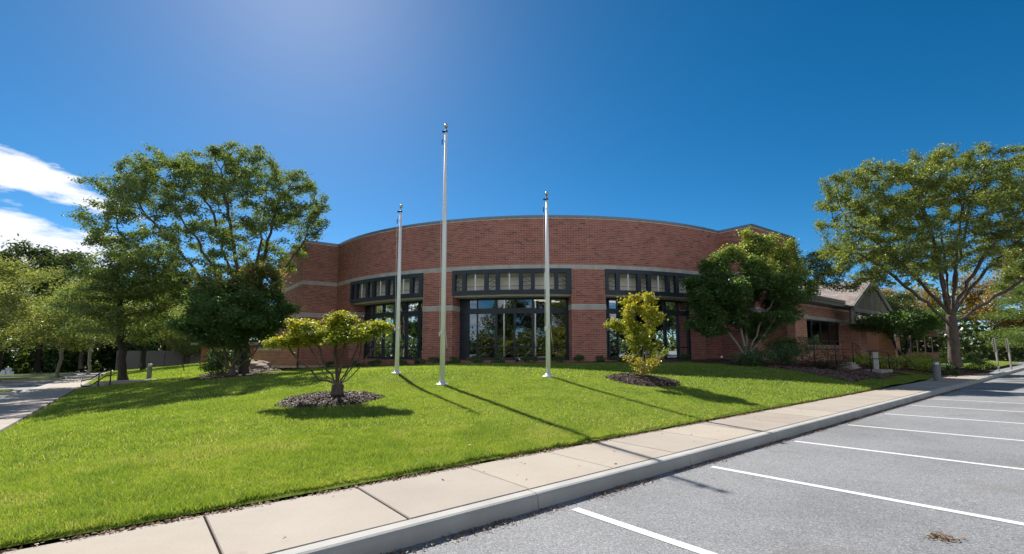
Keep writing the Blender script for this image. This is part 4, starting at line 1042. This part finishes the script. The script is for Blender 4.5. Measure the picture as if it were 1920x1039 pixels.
# --- right dogwood
b = np.array((11.9, 24.0, hz(11.9, 24.0) + .05))
att = np.concatenate([clump_attractors((12.2, 24.0, 4.2), (2.7, 2.1, 2.1), 46, 26, .72, .36, lambda c: c[:, 2] > 2.3, .55), clump_attractors((9.9, 23.8, 4.3), (1.0, 1.0, 2.0), 18, 20, .55, .45), np.concatenate([ellipsoid_pts(c_, (.36, .36, r_), 46) for c_, r_ in (((11.5, 23.8, 6.5), .6), ((12.3, 24.2, 7.2), .8), ((13.0, 23.7, 7.0), .75), ((13.7, 24.1, 7.0), .7), ((14.4, 23.9, 7.1), .55), ((10.2, 23.9, 6.1), .5), ((12.7, 23.5, 6.3), .6))]), np.concatenate([ellipsoid_pts(c_, (.6, .5, .16), 40) for c_ in ((15.0, 24.1, 5.5), (15.4, 24.0, 4.9), (14.9, 24.2, 4.2), (14.2, 24.0, 6.0), (9.2, 23.8, 5.0))])])
st = multi(b, .3, [b + v_ for v_ in ((-1.1, .1, 2.0), (-.4, -.3, 2.3), (.3, .4, 2.4), (.8, -.2, 2.1), (1.4, .1, 1.8))])
tree('dogwood_tree', 'broad dogwood with yellowing top against the right end of the brick building', b, st, att, 'leaf_dogwood', 'bark_pale', 96000, .13, .17, .008, (.18, .18, .11), .26, .42, 4, .03, up=.9, droop=.4, aspect=.6, tintf=lambda P: np.minimum(dog_t(P, 4.9 - .30 * (P[:, 0] - 12), 1.6, .85), .80 + .22 * rng.random(len(P)) ** 6))
# --- small spreading yellow tree in the left mulch ring
b = np.array((-4.3, 11.75, hz(-4.3, 11.75) + .09))
pads = [((-5.78, 11.6, 1.80), (.42, .38, .12)), ((-5.35, 11.9, 1.90), (.35, .4, .14)), ((-5.1, 11.5, 2.22), (.42, .42, .15)), ((-4.85, 11.3, 2.02), (.42, .42, .20)), ((-4.35, 11.75, 2.42), (.36, .40, .20)), ((-4.5, 12.4, 2.2), (.5, .4, .18)),
        ((-3.95, 11.4, 2.04), (.44, .4, .18)), ((-3.7, 12.0, 2.12), (.44, .4, .17)), ((-3.2, 11.7, 2.20), (.36, .36, .12)), ((-3.5, 11.3, 1.95), (.3, .3, .12)), ((-4.0, 11.0, 1.86), (.36, .3, .14)), ((-4.2, 11.8, 2.12), (.45, .45, .22)), ((-4.75, 12.0, 2.0), (.4, .4, .2))]
pads = [((-4.3 + (c[0] + 4.3) * .93, c[1], c[2] - .03), (r[0] * .84, r[1] * .84, r[2] * .85)) for c, r in pads]
att = np.concatenate([ellipsoid_pts(c, r, 34) for c, r in pads])
st = multi(b, .26, [b + v_ for v_ in ((-1.15, -.12, 1.05), (-.75, .1, 1.12), (-.42, -.2, 1.15), (-.12, .12, 1.3), (.12, -.1, 1.2), (.38, .15, 1.2), (.62, -.15, 1.1), (.85, .05, 1.15))])
tree('small_spreading_tree', 'small wide tree with layered yellow leaves over bare limbs, in the left mulch ring', b, st, att, 'leaf_yellow', 'bark', 24000, .066, .155, .0042, (.095, .095, .055), .10, .15, 2.2, .011, up=1.1, droop=.3, aspect=.75, jitter=.2, flare=1.25,
     tintf=lambda P: rng.beta(2, 2.8, len(P)) * .70 + np.clip((P[:, 2] - 1.8) / .8, 0, 1) * .24 + .2 * (P[:, 0] < -5) * rng.random(len(P)) + .2 * (rng.random(len(P)) < .1))
# --- upright yellow shrub in the right mulch ring
b = np.array((4.2, 15.2, hz(4.2, 15.2) + .15))
att = np.concatenate([clump_attractors((4.1, 15.2, 2.55), (.76, .7, .78), 34, 8, .18, .6, None, .4), clump_attractors((4.1, 15.2, 1.95), (.55, .5, .5), 16, 8, .18, .7, None, .2), clump_attractors((4.15, 15.2, 1.55), (.36, .36, .75), 8, 6, .14, .8, None, .2), clump_attractors((3.3, 15.1, 2.35), (.38, .3, .2), 8, 8, .12, .5), clump_attractors((4.4, 15.2, 3.2), (.42, .36, .28), 12, 8, .13, .6)])
st = multi(b, .12, [b + v_ for v_ in ((-.45, 0, 1.1), (-.2, .2, 1.4), (.05, -.15, 1.4), (.3, .1, 1.3), (.45, -.1, 1.0), (-.3, -.2, .8), (.75, -.1, .85), (.55, .05, .6), (-.5, 0, .6))])
tree('yellow_shrub', 'upright young shrub with bright yellow leaves and twiggy base, in the right mulch ring', b, st, att, 'leaf_yellow', 'bark_pale', 10500, .08, .06, .0045, (.08, .08, .06), .13, .2, 2.4, .009, cat='shrub', prune=lambda P: rng.random(len(P)) < np.clip((P[:, 2] - .85) / .85, .16, 1), up=.7, droop=.3, aspect=.7, jitter=.22, tintf=lambda P: rng.beta(2, 2.2, len(P)) * .72 + np.clip((P[:, 2] - 1.6) / 1.6, 0, 1) * .25 + .3 * (P[:, 2] < 1.35))
# --- oak with level branches by the left path
b = np.array((-22.1, 27.0, hz(-22.1, 27.0)))
att = np.concatenate([clump_attractors((-22.2 + dx, 27, z), (rr, rr * .9, .35), int(9 * rr), 8, .5, .3) for z, rr, dx in ((2.4, 2.4, -.8), (3.0, 3.3, .3), (3.8, 3.6, -.2), (4.6, 3.4, .1), (5.4, 3.0, -.1), (6.2, 2.4, 0), (7.0, 1.6, 0))])
tree('oak_tree', 'oak with near black leaning trunk and level layered branches beside the left steps', b, trunkline(b, b + (-.75, 0, 5.8), 13, .03), att, 'leaf_locust_cool', 'bark_dark', 30000, .17, .21, .010, (.3, .3, .12), .35, .6, 6, .03, up=.9, droop=.2, aspect=.4, flare=1.4, ns=8)
# --- yellow-green tree at the left edge
b = np.array((-37.5, 34.5, zas(touv(-37.5, 34.5)[1])))
att = clump_attractors((-36.8, 35, 4.6), (7.2, 6, 4.0), 130, 8, .9, .4, lambda c: c[:, 2] > 1.2, .5)
lt = tree('honey_locust_tree', 'yellow green honey locust at the far left edge over the parking lot', b, trunkline(b, b + (0, 0, 1.9), 4), att, 'leaf_lime', 'bark_dark', 34000, .21, .22, .012, (.42, .42, .22), .45, .9, 8, .03, up=.8, aspect=.4)
# trees of the left lot, each from its own kind
b = np.array((-39.2, 41.0, zas(56.5)))
att = clump_attractors((-39, 41.2, 4.5), (5.2, 5, 2.6), 80, 8, .8, .4, lambda c: c[:, 2] > 1.3, .5)
tree('island_tree', 'pale trunked yellow green tree on the small grass island in the left lot', b, trunkline(b, b + (.1, 0, 2.2), 4), att, 'leaf_lime', 'bark_pale', 11500, .22, .12, .012, (.4, .4, .2), .45, .9, 8, .03, up=.8, aspect=.4)
b = np.array((-46.5, 52.0, zas(69)))
isl = tree('island_tree', 'grey trunked green tree on the farther grass island in the left lot', b, trunkline(b, b + (0, 0, 2.4), 4), clump_attractors((-46.5, 52, 5.2), (5.5, 5.5, 3.2), 80, 8, .9, .5, lambda c: c[:, 2] > 1.6, .5), 'leaf_lime', 'bark_pale', 11500, .26, .14, .012, (.5, .5, .3), .5, 1.0, 8, .03, up=.8)
b = np.array((-37.0, 47.5, hz(-37, 47.5)))
tree('slope_tree', 'light green tree on the sunny grass slope behind the oak', b, trunkline(b, b + (0, 0, 1.8), 4), clump_attractors((-36.5, 47.5, 4.0), (6.0, 5, 2.4), 80, 8, .8, .4, lambda c: c[:, 2] > 1.2, .5), 'leaf_lime', 'bark_dark', 11500, .24, .2, .012, (.45, .45, .22), .5, .9, 8, .03, up=.8)
# background trees: three kinds, then copies
def bgtree(name, label, loc, h, w, leafm, bark, nleaf=15000, lsize=.34, ncl=70, cut=.28, cr=1.3):
    b = np.array(loc, float); zc = b[2] + h * .6
    att = clump_attractors((b[0], b[1], zc), (w, w, h * .42), ncl, 7, cr, .6, lambda c: c[:, 2] > b[2] + h * cut, .55)
    return tree(name, label, b, trunkline(b, b + (0, 0, h * .3), 4, .1), att, leafm, bark, nleaf, lsize, h * .022, .015, (.7, .7, .45), .8, 1.4, 14, .05, up=.6, aspect=.6)
oak = bgtree('woodland_tree', 'dark oak rising highest behind the yellow green tree at left', (-68, 68, -1.5), 19, 7.5, 'leaf_oak', 'bark_dark', 22000, .42, 90)
oakb = bgtree('woodland_tree', 'dark woodland tree behind the grey wall and the oak', (-50, 74, -1.2), 13, 6.5, 'leaf_oak', 'bark_dark', 16000, .4)
lime = bgtree('woodland_tree', 'yellow green woodland tree beyond the far lot, between dark oaks', (-60, 66, -1.2), 12, 6, 'leaf_lime', 'bark', 16000, .36)
gold = bgtree('golden_tree', 'golden orange tree glowing behind the far right roof', (72, 66, .5), 13.5, 7, 'leaf_gold', 'bark', 18000, .36)
gr_ = 'trees of the wood beyond the left lot'
for s_, x, y, z, rz, sc, lab in ((oak, -80, 66, -1.6, 1.0, 1.0, 'dark oak at the very left edge of the picture'), (oak, -64, 80, -1.6, 2.2, .88, 'dark oak sloping down to the right behind the lime green trees'), (oak, -90, 74, -1.6, 4.0, .95, 'dark oak outside the left edge behind the lot'),
                                 (oakb, -62, 84, -1.4, .8, 1.05, 'dark woodland tree deep behind the island trees'), (oakb, -42, 82, -1.2, 3.3, .9, 'dark woodland tree above the far brick building at left'), (oakb, -74, 60, -1.5, 2.0, .85, 'dark woodland tree behind the white crates'), (oakb, -33, 84, -1, 5.0, .85, 'dark woodland tree showing under the left locust crown'),
                                 (lime, -72, 57, -1.4, 2.5, .8, 'yellow green tree just behind the white crates'), (lime, -46, 66, -1.2, 4.1, .8, 'yellow green woodland tree behind the oak by the path'), (lime, -84, 55, -1.4, 1.2, .9, 'yellow green tree beyond the left edge of the lot')):
    copy_thing(s_, (x, y, z), rz, sc, lab, gr_)
for o in (oak, oakb, lime): o['group'] = gr_
nW = 190000; a = rng.uniform(-1.95, 4.4, nW); rr = rng.uniform(98, 135, nW) * (1 + .05 * np.sin(a * 5)); top = 9 + 3 * np.sin(a * 11) + 2.2 * np.sin(a * 27 + 1) + 1.2 * np.sin(a * 61)
keep = ~((a > -.55) & (a < .62)); a, rr, top = a[keep], rr[keep], top[keep]; nW = len(a)
zz = np.where(rng.random(nW) < .45, rng.uniform(-3, 4.5, nW), -3 + (top + 3) * rng.beta(1.05, 1.25, nW))
fw = leaves('far_wood', np.c_[rr * np.sin(a), rr * np.cos(a), zz], .95, 'leaf_oak', None, aspect=.75, up=.3); tag(fw, 'hazy mass of dark wood closing the view round the lots', 'wood', kind='stuff')
# understory: dark hedge row closing the lot
for k, (x, y, w, lab) in enumerate(((-76, 66, 6, 'dark understory shrub at the left end behind the far lot'), (-68, 71, 6.5, 'dark understory shrub behind the white crates'), (-60, 74, 6, 'dark understory shrub behind the first island trunk'), (-52, 78, 6.5, 'dark understory shrub left of the grey wall'), (-84, 62, 6, 'dark understory shrub beyond the left picture edge'), (-44, 79, 6, 'dark understory shrub behind the grey wall'))):
    if k == 0:
        us_ = thing('understory_shrub', lab, 'shrub', (x, y, -1.5), 'understory along the far lot')
        P = ellipsoid_pts((x, y, .6), (w, 3, 2.6), 6000, .75); leaves('foliage', P, .45, 'leaf_dark', us_, aspect=.7)
        MB().tube([(x, y, -1.6), (x + .2, y, .5)], .12, 6).build('stem', M['bark_dark'], us_)
    else: copy_thing(us_, (x, y, -1.5), k * 1.3 % 1.2 - .6, (1, 1, .8 + .1 * (k % 3)), lab, 'understory along the far lot')
gw = thing('grey_wall', 'plain grey enclosure wall beyond the left lot, under the trees', 'wall', (-46, 66, -1.2))
for k in range(6):
    x0, y0 = -53 + 3.0 * k, 65.4 + .5 * k; m = MB(); m.box((x0, y0, .1), (1.48, .12, 1.3), math.atan2(.5, 3)); m.build('panel', M['grey_panel'], gw)
fb = thing('far_brick_building', 'low far brick building with pale pilasters beyond the grass slope at left', 'building', (-31, 55, .2))
FB = []
for k in range(7):
    x0, y0 = -37.5 + 2.3 * k, 57.0 - .8 * k; x1, y1 = x0 + 2.3, y0 - .8
    straight_box((x0, y0), (x1, y1), 0, .3, -.2, 2.1, 'wall', M['brick'], fb); straight_box((x0 + 1.5, y0 - .52), (x0 + 2.0, y0 - .7), .12, .05, -.2, 2.0, 'pilaster', M['stone'], fb)
m = MB(); m.box((-30, 55.2, 2.25), (8.4, 1.6, .15), math.atan2(-.8, 2.3)); m.build('roof', M['fascia'], fb)

# right background
for s_, x, y, z, rz, sc, lab in ((gold, 84, 60, .5, 2.0, .85, 'golden tree farther right, behind the pine'), (gold, 62, 74, .5, 4.4, .8, 'smaller golden tree above the long grey roof'),): copy_thing(s_, (x, y, z), rz, sc, lab, 'golden trees behind the right roofs')
gold['group'] = 'golden trees behind the right roofs'
b = np.array((47.5, 42.0, .5))
att = np.concatenate([clump_attractors((47.3, 41.6, z), (rr, rr, .4), int(8 * rr), 8, .6, .28) for z, rr in ((2.2, 4.2), (3.4, 4.6), (4.7, 4.4), (6.0, 4.0), (7.4, 3.4), (8.8, 2.8), (10.2, 2.0), (11.4, 1.2))])
tree('pine_tree', 'soft green pine with layered boughs at the right picture edge', b, trunkline(b, b + (0, 0, 10.8), 18, .04), att, 'leaf_pine', 'bark', 26000, .24, .24, .012, (.38, .38, .16), .45, .8, 6, .04, up=.7, aspect=.28, flare=1.2)
pt = bgtree('broadleaf_tree', 'light green tree behind the pine at the right edge', (62, 49, .5), 13, 6, 'leaf_lime', 'bark', 15000, .34)
copy_thing(oakb, (52, 66, .4), 1.5, .72, 'distant dark tree peeping over the gable porch roof', 'trees behind the gable roof'); copy_thing(oakb, (47, 70, .4), 3.5, .6, 'smaller distant dark tree left of the golden trees', 'trees behind the gable roof')

# shrubs
def shrub(name, label, loc, r, n, size, leafm, group=None, up=.6, aspect=.6, tintf=None, cat='shrub', stems=4, shell=.55, aniso=None):
    x, y, z = loc; t = thing(name, label, cat, loc, group)
    c = np.array((x, y, z + r[2] * .85)); nl = max(8, int(n / 260)); cs = ellipsoid_pts(c, np.array(r) * .75, nl, .6)
    P = np.concatenate([ellipsoid_pts(p, np.array(r) * rng.uniform(.3, .48), n // nl, shell) for p in cs]); P = P[P[:, 2] > z - .02]
    leaves('foliage', P, size, leafm, t, .2, up, aspect, tintf(P) if tintf else None)
    m = MB()
    for k in range(stems):
        a = rng.uniform(0, 6.28); q = rng.uniform(.25, .6); m.tube([(x, y, z - .05), (x + r[0] * q * .5 * math.cos(a), y + r[1] * q * .5 * math.sin(a), z + r[2] * .6), (x + r[0] * q * math.cos(a), y + r[1] * q * math.sin(a), z + r[2] * 1.2)], [.02, .014, .006], 5)
    m.build('stem', M['bark'], t); return t
def at_uv(u, v, dz=0.0): x, y = xy(u, v); return (x, y, hz(x, y) + dz)
shrub('weeping_maple', 'broad dark drooping maple in front of the gable porch', (26.2, 31.5, .6), (3.2, 2.0, 1.5), 100, .1, 'leaf_dark') if False else None
b = np.array((26.3, 31.8, .6))
att = np.concatenate([clump_attractors((25.2, 31.6, 3.3), (2.6, 1.8, .8), 26, 8, .5, .4), clump_attractors((28.2, 31.8, 3.5), (2.0, 1.6, 1.0), 20, 8, .5, .4)])
tree('spreading_maple', 'broad low dark maple spreading in front of the timber gable porch', b, trunkline(b, b + (0, 0, .4), 1, .01) + [(b + (-.35, 0, 1.0), 1), (b + (.4, .1, 1.0), 1), (b + (0, -.3, .9), 1)], att, 'leaf_dogwood', 'bark_dark', 16000, .16, .16, .01, (.3, .3, .16), .3, .5, 5, .03, up=1, droop=.5, aspect=.5, tintf=lambda P: rng.beta(2, 2.5, len(P)) * .62 + np.clip((P[:, 0] - 27.2) / 1.5, 0, 1) * .12)
shrub('clipped_hedge', 'flat topped green hedge below the wing window', at_uv(26.5, 9.6, .3), (1.9, .8, .55), 5000, .07, 'leaf_dark', up=.7)
shrub('azalea', 'dark rounded azalea at the left end of the bed by the dogwood trunk', at_uv(21.6, 9.6), (1.05, .9, .55), 3500, .07, 'leaf_dark', 'azaleas in the entry bed')
shrub('azalea', 'dark green azalea between the left azalea and the hedge', at_uv(23.4, 8.8), (1.1, .9, .55), 3500, .07, 'leaf_dark', 'azaleas in the entry bed')
shrub('azalea', 'rust brown azalea in front of the hedge', at_uv(25.1, 7.9), (1.2, .8, .5), 3600, .06, 'leaf_rust', 'azaleas in the entry bed')
shrub('rhododendron', 'glossy dark rhododendron behind the left dogwood stems', (-16.0, 26.4, hz(-16, 26.4)), (1.5, 1.2, .85), 4500, .13, 'leaf_dark', up=.3, aspect=.4)
YS = 'yellow green shrubs in the right bed'
for (u, v, r, lm, lab) in ((32.3, 8.3, (.9, .8, .45), 'leaf_shrub', 'leafy green shrub right beside the entry handrail'), (34.3, 7.8, (1.1, .8, .5), 'leaf_shrub', 'yellow flowering low shrub behind the bollard'), (35.6, 6.4, (1.0, .8, .42), 'leaf_shrub', 'pale variegated shrub just right of the bollard'), (37.6, 7.6, (1.2, 1, .5), 'leaf_shrub', 'bright green shrub at the left of the big right trunk'),
                         (39.6, 6.9, (1.1, .9, .52), 'leaf_shrub', 'yellow green shrub at the right of the big trunk'), (42.0, 7.4, (1.5, 1.1, .55), 'leaf_shrub', 'widest yellow shrub mound right of the big trunk'), (35.2, 5.2, (.7, .6, .35), 'leaf_dark', 'low dark shrub at the foot of the big right trunk')):
    shrub('low_shrub', lab, at_uv(u, v), r, 2600, .075, lm, YS)
shrub('lone_shrub', 'round grey green shrub alone on the grass by the far right kerb', at_uv(43.2, 4.7), (1.0, .9, .5), 3200, .07, 'leaf_dark', tintf=lambda P: rng.beta(2, 2, len(P)) * .5 + .5)
# low plants at the foot of the bowed front
FP = 'low plants along the foot of the bowed front'
for th, w, lab in ((-27, .5, 'low green plant under the left window near the left pier'), (-23.2, .45, 'low green plant at the left corner of the left pier'), (-20.2, .5, 'low green plant in front of the left pier'), (-16.8, .55, 'low green plant at the left end under the centre window'), (-12.6, .6, 'broad green plant under the second pane of the centre window'), (-9.2, .5, 'green plant left of the middle under the centre window'), (-4.0, .5, 'green plant right of the middle under the centre window'), (.6, .6, 'green plant at the right end under the centre window'), (4.2, .5, 'low green plant in front of the right pier, left half'), (7.2, .45, 'low green plant in front of the right pier, right half'), (10.6, .5, 'low green plant under the first pane of the right window'), (14.0, .5, 'low green plant under the right window behind the yellow shrub'), (23, .5, 'low green plant under the dark end of the right window'), (-38, .5, 'low green plant under the dark end of the left window'), (-33, .5, 'low green plant under the left window behind the yellow tree'), (-49, .5, 'low green plant at the left corner of the bowed front')):
    x, y, _ = arc(th, RAD + .75, 0); shrub('low_plant', lab, (x, y, hz(x, y)), (w, .4, .24), 700, .11, 'leaf_dark', FP, up=.1, aspect=.2, cat='plant', stems=2, tintf=lambda P: rng.beta(2, 2, len(P)) * .8 + .15)
# boulder in the left bed
m = MB(); bx_, by_ = -15.9, 29.2; bz_ = hz(bx_, by_) + .1
nb = 16; P = []
for i in range(9):
    a = -1.4 + 2.8 * i / 8
    for k in range(nb):
        t = 2 * math.pi * k / nb; w = 1 + .16 * math.sin(3 * t + i) + rng.uniform(-.06, .06); P.append((bx_ + 1.1 * w * math.cos(a) * math.cos(t), by_ + .7 * w * math.cos(a) * math.sin(t), bz_ + .15 + .42 * math.sin(a) * (1 + .1 * math.sin(2 * t))))
m.add(P, [(i * nb + k, i * nb + (k + 1) % nb, (i + 1) * nb + (k + 1) % nb, (i + 1) * nb + k) for i in range(8) for k in range(nb)] )
tag(m.build('boulder', M['rock'], org=(bx_, by_, bz_)), 'pinkish boulder in the bed behind the left dogwood', 'boulder')

# trees across the parking lot, behind the viewer (they show in the windows)
gb = 'trees across the front lot mirrored in the windows'
for s_, x, y, rz, sc, lab in ((oakb, -14, -34, 1, 1.0, 'dark green tree mirrored left of centre in the windows'), (oakb, 3, -31, 2, 1.12, 'tall dark tree mirrored in the middle panes'), (gold, -5, -40, 3, .8, 'golden tree mirrored low in the centre window'), (lime, 13, -36, .6, 1.0, 'yellow green tree mirrored in the right panes'), (gold, 22, -36, 1.8, .7, 'golden tree mirrored in the right window'), (oakb, -30, -38, 4, 1.0, 'dark tree mirrored in the left window'), (lime, -22, -44, 5, .9, 'yellow green tree mirrored behind the dark ones'), (oakb, 34, -34, 5, .95, 'dark tree mirrored at the right end'), (oakb, 60, 7, 2.2, 1.1, 'tall dark tree far to the right, mirrored in the dark end of the right window'), (oakb, 68, -6, .6, 1.15, 'dark tree beyond the right end of the lot, mirrored in the right window'), (lime, 55, -14, 1.4, 1.0, 'yellow green tree beyond the right end of the lot'), (oakb, 53, 15, 3.6, .8, 'dark tree right of the picture by the far kerb')):
    copy_thing(s_, (x, y, .4), rz, sc, lab, gb)

for k, (x, y, rz, sc) in enumerate(((-16, -25, .1, 1.2), (-4, -27, -.1, 1.3), (8, -26, .15, 1.2), (20, -27, 0, 1.3), (32, -26, .1, 1.2), (-28, -27, -.2, 1.3))):
    if k == 0:
        ab = thing('autumn_shrub', 'yellow green hedge clump mirrored low in the left window', 'shrub', (x, y, .4), 'golden hedge across the front lot'); leaves('foliage', np.concatenate([ellipsoid_pts((x + dx, y + dy, 1.2 + .3 * h_), (2.0, 1.4, 1.0 + h_), 1100, .5) for dx, dy, h_ in ((-5, 0, .6), (-2.5, .6, 1.4), (0, -.4, .8), (2.4, .5, 1.9), (5, 0, .7))]), .4, 'leaf_lime', ab, aspect=.7, tint=rng.beta(2, 3, 5500))
        MB().tube([(x, y, .2), (x + .1, y, 2)], .1, 6).build('stem', M['bark_dark'], ab)
    else: copy_thing(ab, (x, y, .4), rz, sc, 'yellow green hedge clump mirrored low in the ' + ('', 'centre window, left half', 'centre window, right half', 'right window', 'far right end of the right window', 'dark end of the left window')[k])
# ------------------------------------------------------------------ grass blades
_vg = np.random.default_rng(99).random((256, 256))
def vnoise(x, y, sc):
    """value noise"""
    X = x * sc; Y = y * sc; i = np.floor(X).astype(int); j = np.floor(Y).astype(int); f = X - i; g = Y - j; f = f * f * (3 - 2 * f); g = g * g * (3 - 2 * g)
    v = lambda a, b: _vg[a % 256, b % 256]
    return (v(i, j) * (1 - f) + v(i + 1, j) * f) * (1 - g) + (v(i, j + 1) * (1 - f) + v(i + 1, j + 1) * f) * g
def grass(name, n, u_rng, v_rng, hgt, wid, dmin, dmax, seed, edge=False):
    g = np.random.default_rng(seed); u = g.uniform(*u_rng, n); v = g.uniform(*v_rng, n); x = u * Ux - v * Uy; y = u * Uy + v * Ux
    d = np.hypot(x, y); keep = (d >= dmin) & (d < dmax) & (y > 1.5) & (np.abs(x) < y * 1.22 + 1.5)
    for cx, cy, rx, ry in EXC: keep &= ((x - cx) / rx) ** 2 + ((y - cy) / ry) ** 2 > 1 + .12 * (vnoise(x, y, 5) - .3)
    keep &= np.hypot(x - CX, y - CY) > RAD + 1.62
    keep &= ~((u > 21.5) & (v > 5.9)) & ~((u > 30) & (v > 4))
    keep &= (v > 5.13 + .11 * vnoise(u, v * 0 + 3, 2.6) + .05 * vnoise(u, v * 0 + 9, 11)) & (u > -1.85)
    keep &= ~((u > -1.85) & (u < 2.3) & (v > 31.2) & (v < 33.5))
    # thin and bare spots
    bare = vnoise(x + 31, y, 1.3) * .6 + vnoise(x, y + 17, 3.9) * .4
    keep &= ~((bare > .70) & (g.random(n) < .55 * np.clip((12 - d) / 5, 0, 1)))
    x, y, u, v, bare, d = x[keep], y[keep], u[keep], v[keep], bare[keep], d[keep]; n = len(x); z = huv(u, v)
    c1 = vnoise(x, y, .55) - .5; c2 = vnoise(x + 50, y + 9, 1.7) - .5; c3 = vnoise(x, y, 5.5) - .5; c4 = vnoise(x + 7, y, 14) - .5
    lush = c1 * .6 + c2 * .85 + c3 * .85 + c4 * .6
    near_edge = np.clip(1 - (v - 5.15) / .5, 0, 1)
    h = hgt * g.uniform(.55, 1.25, n) * (1 + .55 * lush) * (1 + .45 * near_edge * g.random(n)); w = wid * g.uniform(.6, 1.4, n)
    a = g.uniform(0, 2 * np.pi, n); l = h * np.abs(g.normal(.65, .5, n)); la = g.uniform(0, 2 * np.pi, n)
    B = np.c_[x, y, z - .012]; e = np.c_[np.cos(a), np.sin(a), np.zeros(n)] * (w / 2)[:, None]; tip = B + np.c_[l * np.cos(la), l * np.sin(la), h]
    V = np.stack([B - e, B + e, tip], 1).reshape(-1, 3)
    t = .40 - .30 * lush + g.normal(0, .13, n) - .14 * near_edge * (c2 + .5)
    dry = .75 * np.clip((bare - .53) * 4.5, 0, 1) * np.clip((13 - d) / 5, 0, 1)
    t = np.where(g.random(n) < .75 * dry, .80 + g.normal(0, .14, n), t); t = np.where(g.random(n) < .06, .9 + .1 * g.random(n), t)
    o = npmesh(name, V, np.arange(3 * n).reshape(-1, 3), M['grass'], attr=('tint', np.repeat(np.clip(t, 0, 1), 3))); return tag(o, 'short mown green grass covering the sloping front lawn', 'grass', kind='stuff')
grass('grass', 900000, (-1.9, 10), (5.1, 11), .050, .0056, 0, 8.5, 1)
grass('grass', 650000, (-1.9, 18), (5.1, 20), .052, .0105, 8.5, 15, 2)
grass('grass', 330000, (-1.9, 24), (5.1, 36), .055, .024, 15, 30, 3)
grass('grass', 130000, (-1.9, 14), (24, 60), .07, .055, 30, 62, 4)
# island and far right grass tufts share the lawn sheet only

# leaf litter along the pavement edge and in the gutter
def litter(name, n, u0, u1, v0, v1, zf, size, label, clump=True):
    u = rng.uniform(u0, u1, n); v = v0 + (v1 - v0) * rng.beta(1.2, 2.2, n)
    if clump: k = (np.sin(u * 3.1) + np.sin(u * 7.7 + 1) + .6) > rng.normal(0, .9, n); u, v = u[k], v[k]
    x, y = u * Ux - v * Uy, u * Uy + v * Ux
    o = chips(name, np.c_[x, y, zf(u, v)], size, M['litter']); return tag(o, label, 'leaf litter', kind='stuff')
litter('gutter_litter', 11000, -1, 26, 3.63, 3.43, lambda u, v: zas(v) + .008 + .01 * rng.random(len(u)), .0095, 'dry brown leaf litter lying in the gutter below the kerb')
litter('edge_litter', 16000, -3, 24, 5.01, 5.22, lambda u, v: .152 - .03 * (v > 5.05) + .02 * rng.random(len(u)), .0115, 'dry leaf bits along the grass edge of the pavement')
x0, y0 = 1.98 * 1.0, 0
lu, lv = touv(3.55, 4.06); n = 110; u = lu + rng.normal(0, .055, n); v = lv + rng.normal(0, .045, n)
tag(chips('leaf_pile', np.c_[u * Ux - v * Uy, u * Uy + v * Ux, zas(v) + .008 + .012 * rng.random(n)],   .013, M['litter']), 'small patch of dry orange leaves on the asphalt at lower right', 'leaves')
n = 60; u = rng.uniform(-2, 24, n); v = rng.uniform(3.95, 5.0, n)
tag(chips('pavement_litter', np.c_[u * Ux - v * Uy, u * Uy + v * Ux, np.full(n, .155)], .014, M['litter']), 'scattered leaf crumbs on the pavement slabs', 'leaf litter')
def single_leaf(x, y, label):
    z = hz(x, y) + .06; P = np.array([[x, y, z]]); o = leaves('fallen_leaf', P, .10, 'leaf_gold', None, up=2, aspect=.7, tint=np.array([.4])); tag(o, label, 'leaf')
n = 240; u = rng.uniform(-1.5, 16, n); v = 5.3 + 9 * rng.random(n) ** 1.4; x = u * Ux - v * Uy; y = u * Uy + v * Ux
tag(leaves('fallen_leaves', np.c_[x, y, huv(u, v) + .045], .045, 'litter', None, up=1.5, aspect=.6, tint=.4 + .6 * rng.random(n)), 'tiny dry fallen leaves scattered over the front lawn', 'leaves', kind='stuff')
single_leaf(-3.80, 6.60, 'single orange fallen leaf on the grass in the left foreground')
